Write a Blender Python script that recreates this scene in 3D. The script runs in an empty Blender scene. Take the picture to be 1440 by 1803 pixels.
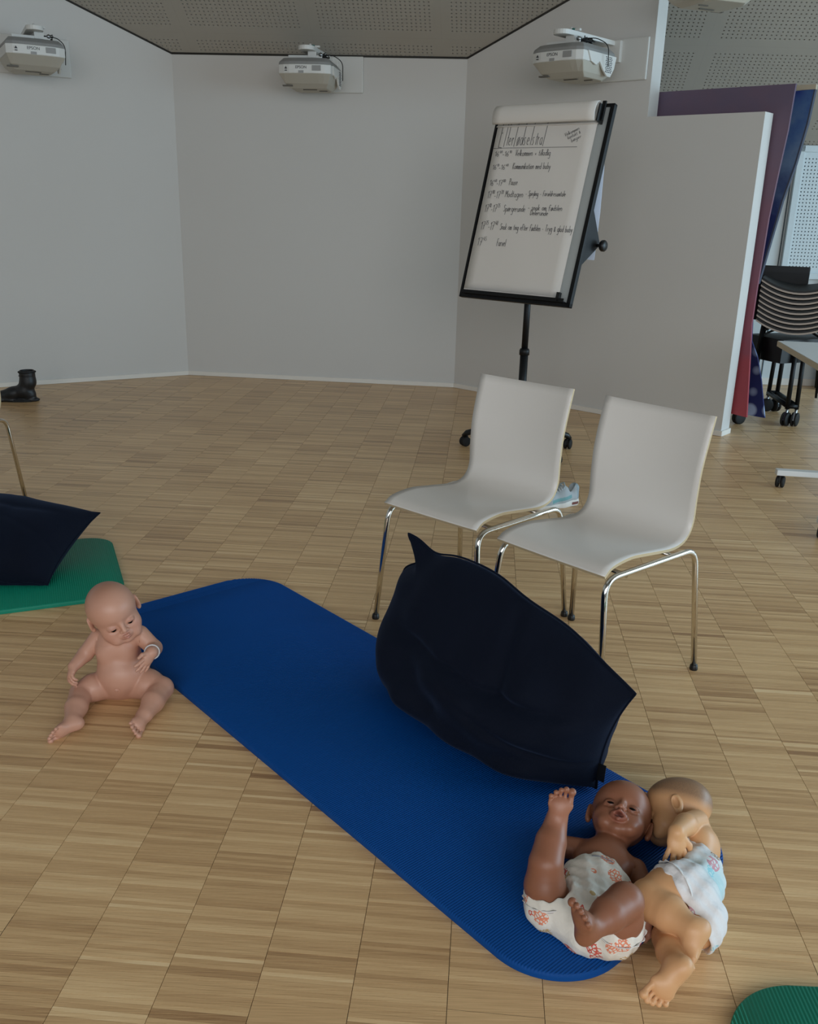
import bpy, bmesh, math, random
import numpy as np
from mathutils import Vector, Matrix, Euler, noise

random.seed(7)
SC = bpy.context.scene
COL = SC.collection

# ------------------------------------------------------------------ camera
EYE = 1.40                                    # camera height above the floor
FPX = 1593.57                                 # focal length in pixels of the 1440 px wide frame
_down = np.array([594 - 720, 5620 - 901.5, FPX]); _down /= np.linalg.norm(_down)
_fwd = np.array([0, 0, 1.0]); _fwd = _fwd - _down * _fwd.dot(_down); _fwd /= np.linalg.norm(_fwd)
_rt = np.cross(_down, _fwd)
cam_d = bpy.data.cameras.new('camera')
cam = bpy.data.objects.new('camera', cam_d); COL.objects.link(cam)
cam_d.sensor_fit = 'HORIZONTAL'; cam_d.sensor_width = 36.0; cam_d.lens = FPX / 1440 * 36.0
cam_d.clip_start = 0.02; cam_d.clip_end = 60
# camera axes in world: world x = _rt, world y = _fwd, world z = -_down (all given in image axes)
def img2world(v):
    return np.array([v @ _rt, v @ _fwd, -(v @ _down)])
_cx = img2world(np.array([1.0, 0, 0])); _cy = img2world(np.array([0, -1.0, 0])); _cz = img2world(np.array([0, 0, -1.0]))
cam.matrix_world = Matrix(((_cx[0], _cy[0], _cz[0], 0), (_cx[1], _cy[1], _cz[1], 0), (_cx[2], _cy[2], _cz[2], EYE), (0, 0, 0, 1)))
SC.camera = cam

# ------------------------------------------------------------------ light and exposure
SC.view_settings.view_transform = 'Standard'
SC.view_settings.look = 'None'
SC.view_settings.gamma = 1.0
SC.view_settings.use_curve_mapping = False
SC.view_settings.exposure = 0.0
world = bpy.data.worlds.new('sky'); SC.world = world; world.use_nodes = True
world.node_tree.nodes['Background'].inputs[0].default_value = (0.62, 0.74, 0.86, 1)
world.node_tree.nodes['Background'].inputs[1].default_value = 1.2

def area(name, loc, target, sx, sy, power, colour):
    l = bpy.data.lights.new(name, 'AREA'); l.shape = 'RECTANGLE'; l.size = sx; l.size_y = sy
    l.energy = power; l.color = colour
    o = bpy.data.objects.new(name, l); COL.objects.link(o); o.location = loc
    d = Vector(target) - Vector(loc); o.rotation_euler = d.to_track_quat('-Z', 'Y').to_euler()
    return o
# daylight entering through the tall window bands at the right and behind the camera
area('daylight_right', (7.05, 2.6, 1.7), (1.0, 3.2, 0.0), 7.0, 2.4, 320, (0.56, 0.82, 1.0))
area('daylight_behind', (0.5, -4.05, 2.4), (0.4, 1.2, 0.0), 6.0, 2.6, 205, (1.0, 0.975, 0.95))

# ------------------------------------------------------------------ image helper: a pixel of the photo to a place
def ray(px, py):
    v = np.array([px - 720, py - 901.5, FPX]); v /= np.linalg.norm(v)
    return img2world(v)
def at(px, py, z=0.0):
    r = ray(px, py); return np.array([0, 0, EYE]) + r * ((z - EYE) / r[2])
def at_y(px, py, y):
    r = ray(px, py); return np.array([0, 0, EYE]) + r * (y / r[1])
def camvec(x, y, z):
    """x right, y down, z towards the viewer -> world direction"""
    v = img2world(np.array([x, y, -z], float)); return v / np.linalg.norm(v)

# ------------------------------------------------------------------ colours and materials
def lin(c):
    return tuple(((v / 255) / 12.92 if v / 255 <= 0.04045 else ((v / 255 + 0.055) / 1.055) ** 2.4) for v in c)
MATS = {}
def mat(name, rgb, rough=0.5, metal=0.0, bump=None, mottle=0.0, mscale=6.0, coat=0.0, spec=None):
    """rgb is the sRGB colour (0-255) of the thing itself"""
    if name in MATS: return MATS[name]
    m = bpy.data.materials.new(name); m.use_nodes = True; MATS[name] = m
    nt = m.node_tree; b = nt.nodes['Principled BSDF']
    c = lin(rgb)
    b.inputs['Base Color'].default_value = (*c, 1)
    b.inputs['Roughness'].default_value = rough; b.inputs['Metallic'].default_value = metal
    if coat: b.inputs['Coat Weight'].default_value = coat
    if spec is not None: b.inputs['Specular IOR Level'].default_value = spec
    tc = nt.nodes.new('ShaderNodeTexCoord')
    nz = nt.nodes.new('ShaderNodeTexNoise'); nz.inputs['Scale'].default_value = mscale; nz.inputs['Detail'].default_value = 4
    nt.links.new(tc.outputs['Object'], nz.inputs['Vector'])
    if mottle:
        rp = nt.nodes.new('ShaderNodeMapRange')
        rp.inputs[3].default_value = 1 - mottle; rp.inputs[4].default_value = 1 + mottle
        nt.links.new(nz.outputs[0], rp.inputs[0])
        mx = nt.nodes.new('ShaderNodeVectorMath'); mx.operation = 'SCALE'; mx.inputs[0].default_value = c
        nt.links.new(rp.outputs[0], mx.inputs['Scale']); nt.links.new(mx.outputs[0], b.inputs['Base Color'])
    if bump:
        n2 = nt.nodes.new('ShaderNodeTexNoise'); n2.inputs['Scale'].default_value = bump[0]; n2.inputs['Detail'].default_value = 3
        nt.links.new(tc.outputs['Object'], n2.inputs['Vector'])
        bp = nt.nodes.new('ShaderNodeBump'); bp.inputs['Strength'].default_value = bump[1]; bp.inputs['Distance'].default_value = bump[2]
        nt.links.new(n2.outputs[0], bp.inputs['Height']); nt.links.new(bp.outputs[0], b.inputs['Normal'])
    return m

def attr_mat(name, rough=0.45, attr='tint', bump=None, sss=0.0, spec=0.5):
    if name in MATS: return MATS[name]
    m = bpy.data.materials.new(name); m.use_nodes = True; MATS[name] = m
    nt = m.node_tree; b = nt.nodes['Principled BSDF']
    a = nt.nodes.new('ShaderNodeAttribute'); a.attribute_name = attr
    nt.links.new(a.outputs['Color'], b.inputs['Base Color'])
    b.inputs['Roughness'].default_value = rough; b.inputs['Specular IOR Level'].default_value = spec
    if bump:
        tc = nt.nodes.new('ShaderNodeTexCoord'); n2 = nt.nodes.new('ShaderNodeTexNoise'); n2.inputs['Scale'].default_value = bump[0]
        nt.links.new(tc.outputs['Object'], n2.inputs['Vector'])
        bp = nt.nodes.new('ShaderNodeBump'); bp.inputs['Strength'].default_value = bump[1]; bp.inputs['Distance'].default_value = bump[2]
        nt.links.new(n2.outputs[0], bp.inputs['Height']); nt.links.new(bp.outputs[0], b.inputs['Normal'])
    return m

# ------------------------------------------------------------------ object helpers
def tag(o, label=None, cat=None, group=None, kind=None):
    if label: o['label'] = label
    if cat: o['category'] = cat
    if group: o['group'] = group
    if kind: o['kind'] = kind
    return o
def empty(name, loc=(0, 0, 0), rz=0.0):
    o = bpy.data.objects.new(name, None); COL.objects.link(o)
    o.location = loc; o.rotation_euler = (0, 0, rz); o.empty_display_size = 0.05
    return o
def link(name, me, m=None, parent=None, loc=None):
    if m is not None:
        if isinstance(m, (list, tuple)):
            for q in m: me.materials.append(q)
        elif not me.materials: me.materials.append(m)
    o = bpy.data.objects.new(name, me); COL.objects.link(o)
    if parent is not None: o.parent = parent
    if loc is not None: o.location = loc
    return o
def smooth(me, flag=True):
    me.polygons.foreach_set('use_smooth', [flag] * len(me.polygons)); me.update(); return me
def children(o): return [c for c in bpy.data.objects if c.parent == o]
def copy_tree(o, parent=None):
    c = o.copy(); COL.objects.link(c); c.parent = parent
    for ch in list(o.children): copy_tree(ch, c)
    return c

class MB:
    """collects simple shapes into one mesh"""
    def __init__(s): s.v = []; s.f = []; s.sm = []
    def add(s, vs, fs, sm=False):
        n = len(s.v); s.v += [tuple(map(float, p)) for p in vs]; s.f += [tuple(i + n for i in f) for f in fs]; s.sm += [sm] * len(fs)
        return s
    def box(s, c, size, R=None):
        x, y, z = [q / 2 for q in size]; c = np.array(c, float)
        P = [(-x, -y, -z), (x, -y, -z), (x, y, -z), (-x, y, -z), (-x, -y, z), (x, -y, z), (x, y, z), (-x, y, z)]
        P = np.array(P)
        if R is not None: P = P @ np.array(R).T
        return s.add(P + c, [(0, 3, 2, 1), (4, 5, 6, 7), (0, 1, 5, 4), (1, 2, 6, 5), (2, 3, 7, 6), (3, 0, 4, 7)])
    def prism(s, poly, axis_a, axis_b, axis_n, org, th):
        """poly of (a,b) points extruded by th along axis_n"""
        A, B, N, O = [np.array(q, float) for q in (axis_a, axis_b, axis_n, org)]
        n = len(poly)
        P = [O + A * a + B * b for a, b in poly]; Q = [p + N * th for p in P]
        fs = [tuple(range(n))[::-1], tuple(range(n, 2 * n))] + [(i, (i + 1) % n, n + (i + 1) % n, n + i) for i in range(n)]
        return s.add(P + Q, fs)
    def tube(s, pts, r, n=12, cap=True, closed=False):
        pts = [np.array(p, float) for p in pts]; m = len(pts)
        rs = r if isinstance(r, (list, tuple, np.ndarray)) else [r] * m
        T = []
        for i in range(m):
            a = pts[(i - 1) % m] if (closed or i > 0) else pts[i]; b = pts[(i + 1) % m] if (closed or i < m - 1) else pts[i]
            t = b - a; T.append(t / (np.linalg.norm(t) + 1e-12))
        u = np.cross(T[0], [0, 0, 1.0]);
        if np.linalg.norm(u) < 1e-3: u = np.cross(T[0], [0, 1.0, 0])
        u /= np.linalg.norm(u); vs = []
        for i in range(m):
            u = u - T[i] * (u @ T[i]); u /= np.linalg.norm(u) + 1e-12; w = np.cross(T[i], u)
            for k in range(n):
                a = 2 * math.pi * k / n; vs.append(pts[i] + (u * math.cos(a) + w * math.sin(a)) * rs[i])
        fs = []
        for i in range(m - 1 + (1 if closed else 0)):
            j = (i + 1) % m
            for k in range(n): fs.append((i * n + k, i * n + (k + 1) % n, j * n + (k + 1) % n, j * n + k))
        if cap and not closed: fs += [tuple(range(n))[::-1], tuple(range((m - 1) * n, m * n))]
        return s.add(vs, fs, True)
    def cyl(s, a, b, r, n=16, r2=None): return s.tube([a, b], [r, r if r2 is None else r2], n)
    def lathe(s, prof, org, axis=(0, 0, 1), n=20):
        A = np.array(axis, float); A /= np.linalg.norm(A); u = np.cross(A, [1, 0, 0.0])
        if np.linalg.norm(u) < 1e-2: u = np.cross(A, [0, 1.0, 0])
        u /= np.linalg.norm(u); w = np.cross(A, u); vs = []; fs = []; O = np.array(org, float)
        for r, h in prof:
            for k in range(n):
                a = 2 * math.pi * k / n; vs.append(O + A * h + (u * math.cos(a) + w * math.sin(a)) * max(r, 1e-5))
        for i in range(len(prof) - 1):
            for k in range(n): fs.append((i * n + k, i * n + (k + 1) % n, (i + 1) * n + (k + 1) % n, (i + 1) * n + k))
        return s.add(vs, fs, True)
    def mesh(s, name):
        me = bpy.data.meshes.new(name); me.from_pydata(s.v, [], s.f); me.update()
        me.polygons.foreach_set('use_smooth', s.sm)
        bm = bmesh.new(); bm.from_mesh(me); bmesh.ops.recalc_face_normals(bm, faces=bm.faces); bm.to_mesh(me); bm.free()
        return me
    def build(s, name, m, parent=None, loc=None, bevel=0.0, seg=2, sharp=None):
        me = s.mesh(name)
        if bevel:
            bm = bmesh.new(); bm.from_mesh(me)
            bmesh.ops.bevel(bm, geom=[e for e in bm.edges if len(e.link_faces) == 2 and e.calc_face_angle(0) > 0.5], offset=bevel, segments=seg, affect='EDGES', profile=0.6)
            bm.to_mesh(me); bm.free()
        if sharp is not None: me.set_sharp_from_angle(angle=sharp); smooth(me) if False else None
        return link(name, me, m, parent, loc)

def norm(v): v = np.array(v, float); return v / np.linalg.norm(v)
def arc_path(pts, rad, n=6):
    """polyline with its corners rounded"""
    pts = [np.array(p, float) for p in pts]; out = [pts[0]]
    for i in range(1, len(pts) - 1):
        a, b, c = pts[i - 1], pts[i], pts[i + 1]; r = min(rad, np.linalg.norm(a - b) * .49, np.linalg.norm(c - b) * .49)
        p0 = b + norm(a - b) * r; p2 = b + norm(c - b) * r
        for k in range(n + 1):
            t = k / n; out.append((1 - t) ** 2 * p0 + 2 * t * (1 - t) * b + t * t * p2)
    out.append(pts[-1]); return out

# materials
WHITE_WALL = mat('white_wall_paint', (204, 202, 198), .75, mottle=.015, mscale=1.5, bump=(180, .05, .002))
EDGE_PAINT = mat('white_edge_paint', (222, 224, 224), .6)
SKIRT = mat('white_baseboard', (226, 222, 214), .5)
BLACK = mat('black_plastic', (18, 18, 19), .42)
BLACK_METAL = mat('black_metal', (14, 15, 17), .45, spec=.3)
RUBBER = mat('black_rubber', (14, 14, 14), .7)
CHROME = mat('chrome', (226, 222, 214), .09, 1.0)
STEEL = mat('brushed_steel', (170, 172, 174), .3, 1.0)

# ================================================================== SETTING
# corners of the angled walls (found from the floor line)
L0 = at(0, 682); K1 = at(332, 660); K2 = at(799, 682); KE = at(1268, 768)
CA, CB, CC = -0.07304946, -0.61746549, 7.0301604          # sloped ceiling plane z = CA x + CB y + CC
def ceil_z(x, y): return CA * x + CB * y + CC

# ---- floor slab
mb = MB(); mb.box((0.5, 2.5, -0.06), (15, 14, 0.1))
FLOOR = mb.build('floor', mat('floor_slab_wood', (70, 52, 36), .5)); FLOOR['kind'] = 'structure'

def parquet_mat():
    m = bpy.data.materials.new('oak_parquet'); m.use_nodes = True; nt = m.node_tree; b = nt.nodes['Principled BSDF']; L = nt.links.new
    tone = nt.nodes.new('ShaderNodeAttribute'); tone.attribute_name = 'tone'
    oi = nt.nodes.new('ShaderNodeObjectInfo')
    geo = nt.nodes.new('ShaderNodeNewGeometry')
    mp = nt.nodes.new('ShaderNodeMapping'); mp.inputs['Rotation'].default_value = (0, 0, math.radians(4.44)); mp.inputs['Scale'].default_value = (8, 420, 1)
    L(geo.outputs['Position'], mp.inputs['Vector'])
    nz = nt.nodes.new('ShaderNodeTexNoise'); nz.inputs['Scale'].default_value = 1.0; nz.inputs['Detail'].default_value = 5; nz.inputs['Roughness'].default_value = .6
    L(mp.outputs[0], nz.inputs['Vector'])
    n2 = nt.nodes.new('ShaderNodeTexNoise'); n2.inputs['Scale'].default_value = 1.6; n2.inputs['Detail'].default_value = 2
    L(geo.outputs['Position'], n2.inputs['Vector'])
    # tone + grain + block variation
    def math_(op, a, bb):
        n = nt.nodes.new('ShaderNodeMath'); n.operation = op
        for i, q in enumerate((a, bb)):
            if isinstance(q, (int, float)): n.inputs[i].default_value = q
            else: L(q, n.inputs[i])
        return n.outputs[0]
    g = math_('MULTIPLY', math_('SUBTRACT', nz.outputs[0], .5), .95)
    o = math_('MULTIPLY', math_('SUBTRACT', oi.outputs['Random'], .5), .10)
    t = math_('ADD', math_('ADD', tone.outputs['Fac'], g), o)
    t = math_('ADD', t, math_('MULTIPLY', math_('SUBTRACT', n2.outputs[0], .5), .25))
    cr = nt.nodes.new('ShaderNodeValToRGB'); L(t, cr.inputs[0])
    e = cr.color_ramp.elements
    e[0].position = 0.02; e[0].color = (*lin((154, 115, 77)), 1)
    e[1].position = 0.95; e[1].color = (*lin((243, 213, 166)), 1)
    for p_, c_ in ((.3, (195, 156, 110)), (.55, (217, 179, 130)), (.75, (231, 195, 145))):
        q = e.new(p_); q.color = (*lin(c_), 1)
    L(cr.outputs[0], b.inputs['Base Color'])
    b.inputs['Roughness'].default_value = .42; b.inputs['Specular IOR Level'].default_value = .45
    b.inputs['Coat Weight'].default_value = .35; b.inputs['Coat Roughness'].default_value = .28
    return m
PARQUET = parquet_mat()
FA = math.radians(4.44)
E1 = np.array([math.sin(FA), math.cos(FA)]); E2 = np.array([math.cos(FA), -math.sin(FA)])   # along the joints, along the strips
CW = 0.1793; BL = 0.30; NS = 30
p0 = at(110, 1740)[:2]; OFF2 = p0 @ E2
def block_mesh(seed, name='parquet_block'):
    rnd = random.Random(seed); vs = []; fs = []; tones = []
    sw = BL / NS; base = rnd.uniform(.46, .55)
    run = 0; tcur = base
    for i in range(NS):
        if run <= 0: run = rnd.choice([1, 1, 1, 2, 2]); tcur = base + rnd.gauss(0, .125)
        run -= 1
        x0, x1 = .0006, CW - .0006; y0, y1 = i * sw + .00025, (i + 1) * sw - .00025; z = rnd.uniform(-.0002, .0002)
        n = len(vs)
        vs += [(x0, y0, -.01), (x1, y0, -.01), (x1, y1, -.01), (x0, y1, -.01), (x0, y0, z), (x1, y0, z), (x1, y1, z), (x0, y1, z)]
        q = [(4, 5, 6, 7), (0, 1, 5, 4), (1, 2, 6, 5), (2, 3, 7, 6), (3, 0, 4, 7)]
        fs += [tuple(a + n for a in f) for f in q]; tones += [tcur + rnd.gauss(0, .05)] * 5
    me = bpy.data.meshes.new(name); me.from_pydata(vs, [], fs)
    a = me.attributes.new('tone', 'FLOAT', 'FACE'); a.data.foreach_set('value', tones)
    me.materials.append(PARQUET); me.update(); return me
VAR = [block_mesh(100 + i) for i in range(16)]
cells = []
for i in range(-30, 34):
    for j in range(-1, 34):
        oy = (i * 0.618 % 1) * BL
        w = E2 * (OFF2 + i * CW) + E1 * (j * BL + oy)
        c = w + E2 * CW / 2 + E1 * BL / 2
        v = img2world  # noqa
        d = np.array([c[0], c[1], -EYE]); zc = d @ np.array(img2world(np.array([0, 0, 1.0])))
        inside = False
        if zc > .2:
            px = 720 + FPX * (d @ _cx) / zc; py = 901.5 - FPX * (d @ _cy) / zc
            inside = -70 < px < 1510 and 640 < py < 1850
        cells.append((inside, zc, i, j, w))
vis = sorted([c for c in cells if c[0]], key=lambda c: c[1])
near = vis[:300]; keep = set((c[2], c[3]) for c in near)
for k, c in enumerate(near):
    o = bpy.data.objects.new('parquet_block', VAR[(k * 7 + c[2] * 3) % 16]); COL.objects.link(o)
    o.parent = FLOOR; o.location = (c[4][0], c[4][1], 0); o.rotation_euler = (0, 0, -FA)
vs = []; fs = []; tones = []
R2 = np.array([E2, E1])
for c in cells:
    if (c[2], c[3]) in keep: continue
    x, y = c[4]
    if not (-6.5 < x < 6.8 and -0.5 < y < 9.0): continue
    full = c[0]
    ns = NS if full else 6
    rnd = random.Random(c[2] * 77 + c[3]); base = rnd.uniform(.45, .56); sw = BL / ns
    run = 0; tc_ = base
    for q in range(ns):
        if run <= 0: run = rnd.choice([1, 1, 1, 2, 2]); tc_ = base + rnd.gauss(0, .125)
        run -= 1
        n = len(vs)
        for a, b_ in ((.0006, q * sw + .0003), (CW - .0006, q * sw + .0003), (CW - .0006, (q + 1) * sw - .0003), (.0006, (q + 1) * sw - .0003)):
            p = c[4] + E2 * a + E1 * b_; vs.append((p[0], p[1], 0.0))
        fs.append((n, n + 1, n + 2, n + 3)); tones.append(tc_)
        if full:
            vs += [(vs[n][0], vs[n][1], -.01), (vs[n + 1][0], vs[n + 1][1], -.01)]
            fs.append((n, n + 4, n + 5, n + 1)); tones.append(tc_)
me = bpy.data.meshes.new('parquet_strips'); me.from_pydata(vs, [], fs)
a = me.attributes.new('tone', 'FLOAT', 'FACE'); a.data.foreach_set('value', tones)
me.materials.append(PARQUET); me.update()
o = link('parquet_strips', me, None, FLOOR); o['kind'] = 'stuff'

# ---- walls
def wall_slab(name, a, b, th, top=None, z0=0.0, material=WHITE_WALL, ext=0.0):
    """wall between two floor points, front face on the line, thickness away from the room; top follows the ceiling"""
    a = np.array(a[:2], float); b = np.array(b[:2], float); d = norm(b - a); b = b + d * ext
    n = np.array([-d[1], d[0]])
    if n[1] < 0: n = -n
    P = []
    for q in (a, b, b + n * th, a + n * th): P.append((q[0], q[1], z0))
    for q in (a, b, b + n * th, a + n * th): P.append((q[0], q[1], (ceil_z(*q) + .05) if top is None else top))
    mb = MB(); mb.add(P, [(0, 3, 2, 1), (4, 5, 6, 7), (0, 1, 5, 4), (1, 2, 6, 5), (2, 3, 7, 6), (3, 0, 4, 7)])
    o = mb.build(name, material); o['kind'] = 'structure'; return o
dl = norm(K1[:2] - L0[:2]); dm = norm(K2[:2] - K1[:2]); dr = norm(KE[:2] - K2[:2])
nr = np.array([-dr[1], dr[0]]); nr = nr if nr[1] > 0 else -nr
LW0 = L0[:2] - dl * 2.2
wall_slab('wall_left', LW0, K1[:2] + dl * .03, .12)
wall_slab('wall_back', K1, K2, .12)
# right partition: full height near the corner, stepping down to a low panel; one solid outline
S1 = 1.500; TH = .13; LOWZ = 1.99; LEN = np.linalg.norm(KE[:2] - K2[:2])
k2 = K2[:2]
pa = k2; pb = k2 + dr * S1
outl = [(0, 0), (LEN, 0), (LEN, LOWZ), (S1, LOWZ), (S1, ceil_z(*pb) + .05), (0, ceil_z(*pa) + .05)]
mb = MB(); mb.prism(outl, (dr[0], dr[1], 0), (0, 0, 1), (nr[0], nr[1], 0), (k2[0], k2[1], 0), TH)
o = mb.build('wall_right', WHITE_WALL); o['kind'] = 'structure'
# far wall of the space behind the partition
FW = at(1380, 678)[:2]; fd = norm(np.array([math.cos(math.radians(-1.0)), math.sin(math.radians(-1.0))]))
FAR_WALL = mat('pale_far_wall_paint', (206, 214, 216), .7, mottle=.01)
wall_slab('wall_far', FW - fd * 2.7, FW + fd * 3.6, .12, material=FAR_WALL)
# window wall at the right and the wall behind the camera (tall openings with frames and glass)
def window_wall(name, a, b, zs, n_open, th=.15, height=9.9):
    a = np.array(a, float); b = np.array(b, float); d = norm(b - a); Ld = np.linalg.norm(b - a); nn = np.array([-d[1], d[0]])
    mb = MB(); m = .25; w = (Ld - m) / n_open
    def bx(s0, s1, z0, z1):
        c = a + d * (s0 + s1) / 2; R = np.array([[d[0], nn[0], 0], [d[1], nn[1], 0], [0, 0, 1]])
        mb.box((c[0], c[1], (z0 + z1) / 2), (s1 - s0, th, z1 - z0), R)
    bx(0, Ld, 0, zs[0]); bx(0, Ld, zs[1], height)
    for k in range(n_open + 1): bx(k * w, k * w + m, zs[0], zs[1])
    o = mb.build(name, WHITE_WALL); o['kind'] = 'structure'
    glass = MATS.get('window_glass')
    if glass is None:
        glass = bpy.data.materials.new('window_glass'); glass.use_nodes = True; MATS['window_glass'] = glass
        nt = glass.node_tree; nt.nodes.clear(); out = nt.nodes.new('ShaderNodeOutputMaterial'); tr = nt.nodes.new('ShaderNodeBsdfTransparent')
        gl = nt.nodes.new('ShaderNodeBsdfGlossy'); gl.inputs['Roughness'].default_value = .02; mx = nt.nodes.new('ShaderNodeMixShader'); mx.inputs[0].default_value = .06
        nt.links.new(tr.outputs[0], mx.inputs[1]); nt.links.new(gl.outputs[0], mx.inputs[2]); nt.links.new(mx.outputs[0], out.inputs[0])
    return o
window_wall('wall_window', (6.9, -4.0), (6.9, 8.2), (.25, 2.9), 5)
window_wall('wall_behind', (6.9, -3.95), (-6.3, -3.95), (.9, 3.7), 5)
wx = MB(); wx.box((-6.3, 1.0, 4.95), (.15, 10.2, 9.9)); o = wx.build('wall_side', WHITE_WALL); o['kind'] = 'structure'

# baseboards
def skirting(name, a, b, hgt=.035, th=.012, ext0=0, ext1=0):
    a = np.array(a[:2]); b = np.array(b[:2]); d = norm(b - a); a = a - d * ext0; b = b + d * ext1; n = np.array([-d[1], d[0]]); n = n if n[1] < 0 else -n
    mb = MB(); c = (a + b) / 2 + n * th / 2
    R = np.array([[d[0], n[0], 0], [d[1], n[1], 0], [0, 0, 1]])
    mb.box((c[0], c[1], hgt / 2 + .001), (np.linalg.norm(b - a), th, hgt), R); o = mb.build(name, SKIRT, bevel=.002); o['kind'] = 'structure'; return o
skirting('baseboard_left', LW0, K1); skirting('baseboard_back', K1, K2); skirting('baseboard_right', K2, KE, ext1=.012)
mb = MB(); R = np.array([[dr[0], nr[0], 0], [dr[1], nr[1], 0], [0, 0, 1]]); c = KE[:2] + dr * .006 + nr * TH / 2
mb.box((c[0], c[1], .0185), (.012, TH + .01, .035), R); o = mb.build('baseboard_end', SKIRT); o['kind'] = 'structure'
skirting('baseboard_far', FW - fd * 1.0, FW + fd * 3.6, hgt=.06)

# ---- sloped ceiling with perforated panels
CEIL_M = mat('ceiling_board', (166, 161, 151), .8, mottle=.02, mscale=3)
CAVITY = mat('ceiling_cavity', (16, 16, 16), .9)
nC = norm([-CA, -CB, 1]); vC = np.array([math.cos(math.radians(5)), -math.sin(math.radians(5)), 0.0]); vC = norm(vC - nC * (vC @ nC)); uC = np.cross(nC, vC)
# uC runs down the slope away from the camera (negative) -> keep as computed
ORG = np.array([0, 0, CC])
def cpt(v_, u_):   # plane coordinates measured from the world origin projected on the axes
    base = nC * (ORG @ nC); return base + vC * v_ + uC * u_
PW, PU, NH, PIT = .935, .935, 25, .0325
def perforated_panel(name, W, H, nx, ny, pit, rad, depth=.010, seg=8):
    vs = []; fs = []
    x0 = (W - nx * pit) / 2; y0 = (H - ny * pit) / 2
    g = .0001
    xs = [g] + [x0 + i * pit for i in range(nx + 1)] + [W - g]; ys = [g] + [y0 + j * pit for j in range(ny + 1)] + [H - g]
    idx = {}
    for j, y in enumerate(ys):
        for i, x in enumerate(xs): idx[i, j] = len(vs); vs.append((x, y, 0))
    for j in range(len(ys) - 1):
        for i in range(len(xs) - 1):
            a, b, c, d = idx[i, j], idx[i + 1, j], idx[i + 1, j + 1], idx[i, j + 1]
            if 1 <= i <= nx and 1 <= j <= ny:
                cx = (xs[i] + xs[i + 1]) / 2; cy = (ys[j] + ys[j + 1]) / 2; n = len(vs)
                ring = [(cx + rad * math.cos(math.radians(-112.5 + 45 * k)), cy + rad * math.sin(math.radians(-112.5 + 45 * k))) for k in range(8)]
                for p in ring: vs.append((p[0], p[1], 0))
                for p in ring: vs.append((p[0], p[1], depth))
                r = [n + k for k in range(8)]
                fs += [(a, b, r[1], r[0]), (b, r[2], r[1]), (b, c, r[3], r[2]), (c, r[4], r[3]), (c, d, r[5], r[4]), (d, r[6], r[5]), (d, a, r[7], r[6]), (a, r[0], r[7])]
                for k in range(8): fs.append((r[k], r[(k + 1) % 8], r[(k + 1) % 8] + 8, r[k] + 8))
            else: fs.append((a, b, c, d))
    me = bpy.data.meshes.new(name); me.from_pydata(vs, [], fs); me.update(); return me
pm = perforated_panel('ceiling_panel', PW, PU, NH, NH, PIT, .0066)
pm.materials.append(CEIL_M)
# the board itself: one plain slab (cavity) just behind the panels, plus plain board outside the panelled field
mb = MB()
def quad_slab(mb, v0, v1, u0, u1, z0, z1):
    P = [cpt(a, b) + nC * z for z in (z0, z1) for a, b in ((v0, u0), (v1, u0), (v1, u1), (v0, u1))]
    mb.add(P, [(0, 3, 2, 1), (4, 5, 6, 7), (0, 1, 5, 4), (1, 2, 6, 5), (2, 3, 7, 6), (3, 0, 4, 7)])
VB = [-3.44, -2.49, -1.53, -.585, .35, 1.28, 2.22, 3.16, 4.10]; UB = [3.865, 4.80, 5.735, 6.67]
quad_slab(mb, -7.5, 8.0, -9.0, UB[0], -.0, .12)
quad_slab(mb, -7.5, VB[0], UB[0], UB[-1], 0, .12); quad_slab(mb, VB[-1], 8.0, UB[0], UB[-1], 0, .12); quad_slab(mb, -7.5, 8, UB[-1], 8.5, 0, .12)
CEIL = mb.build('ceiling', CEIL_M); CEIL['kind'] = 'structure'
mb = MB(); quad_slab(mb, VB[0], VB[-1], UB[0], UB[-1], .02, .12)
mb.build('ceiling_cavity', CAVITY, CEIL)
for i in range(len(VB) - 1):
    for j in range(len(UB) - 1):
        c0 = cpt(VB[i], UB[j])
        o = bpy.data.objects.new('ceiling_panel', pm); COL.objects.link(o); o.parent = CEIL
        w = VB[i + 1] - VB[i]
        M = Matrix(((vC[0], uC[0], nC[0], c0[0]), (vC[1], uC[1], nC[1], c0[1]), (vC[2], uC[2], nC[2], c0[2]), (0, 0, 0, 1)))
        o.matrix_world = M @ Matrix.Diagonal((w / PW, 1, 1, 1))
# dark shadow gap where the ceiling meets the walls
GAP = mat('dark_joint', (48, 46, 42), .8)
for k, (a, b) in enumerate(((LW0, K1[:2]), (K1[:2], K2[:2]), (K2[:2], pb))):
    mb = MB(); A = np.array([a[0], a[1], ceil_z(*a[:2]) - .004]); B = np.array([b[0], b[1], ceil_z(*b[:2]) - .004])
    mb.tube([A, B], .008, 6); o = mb.build('trim_%d' % (k + 1), GAP); o['kind'] = 'structure'

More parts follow.
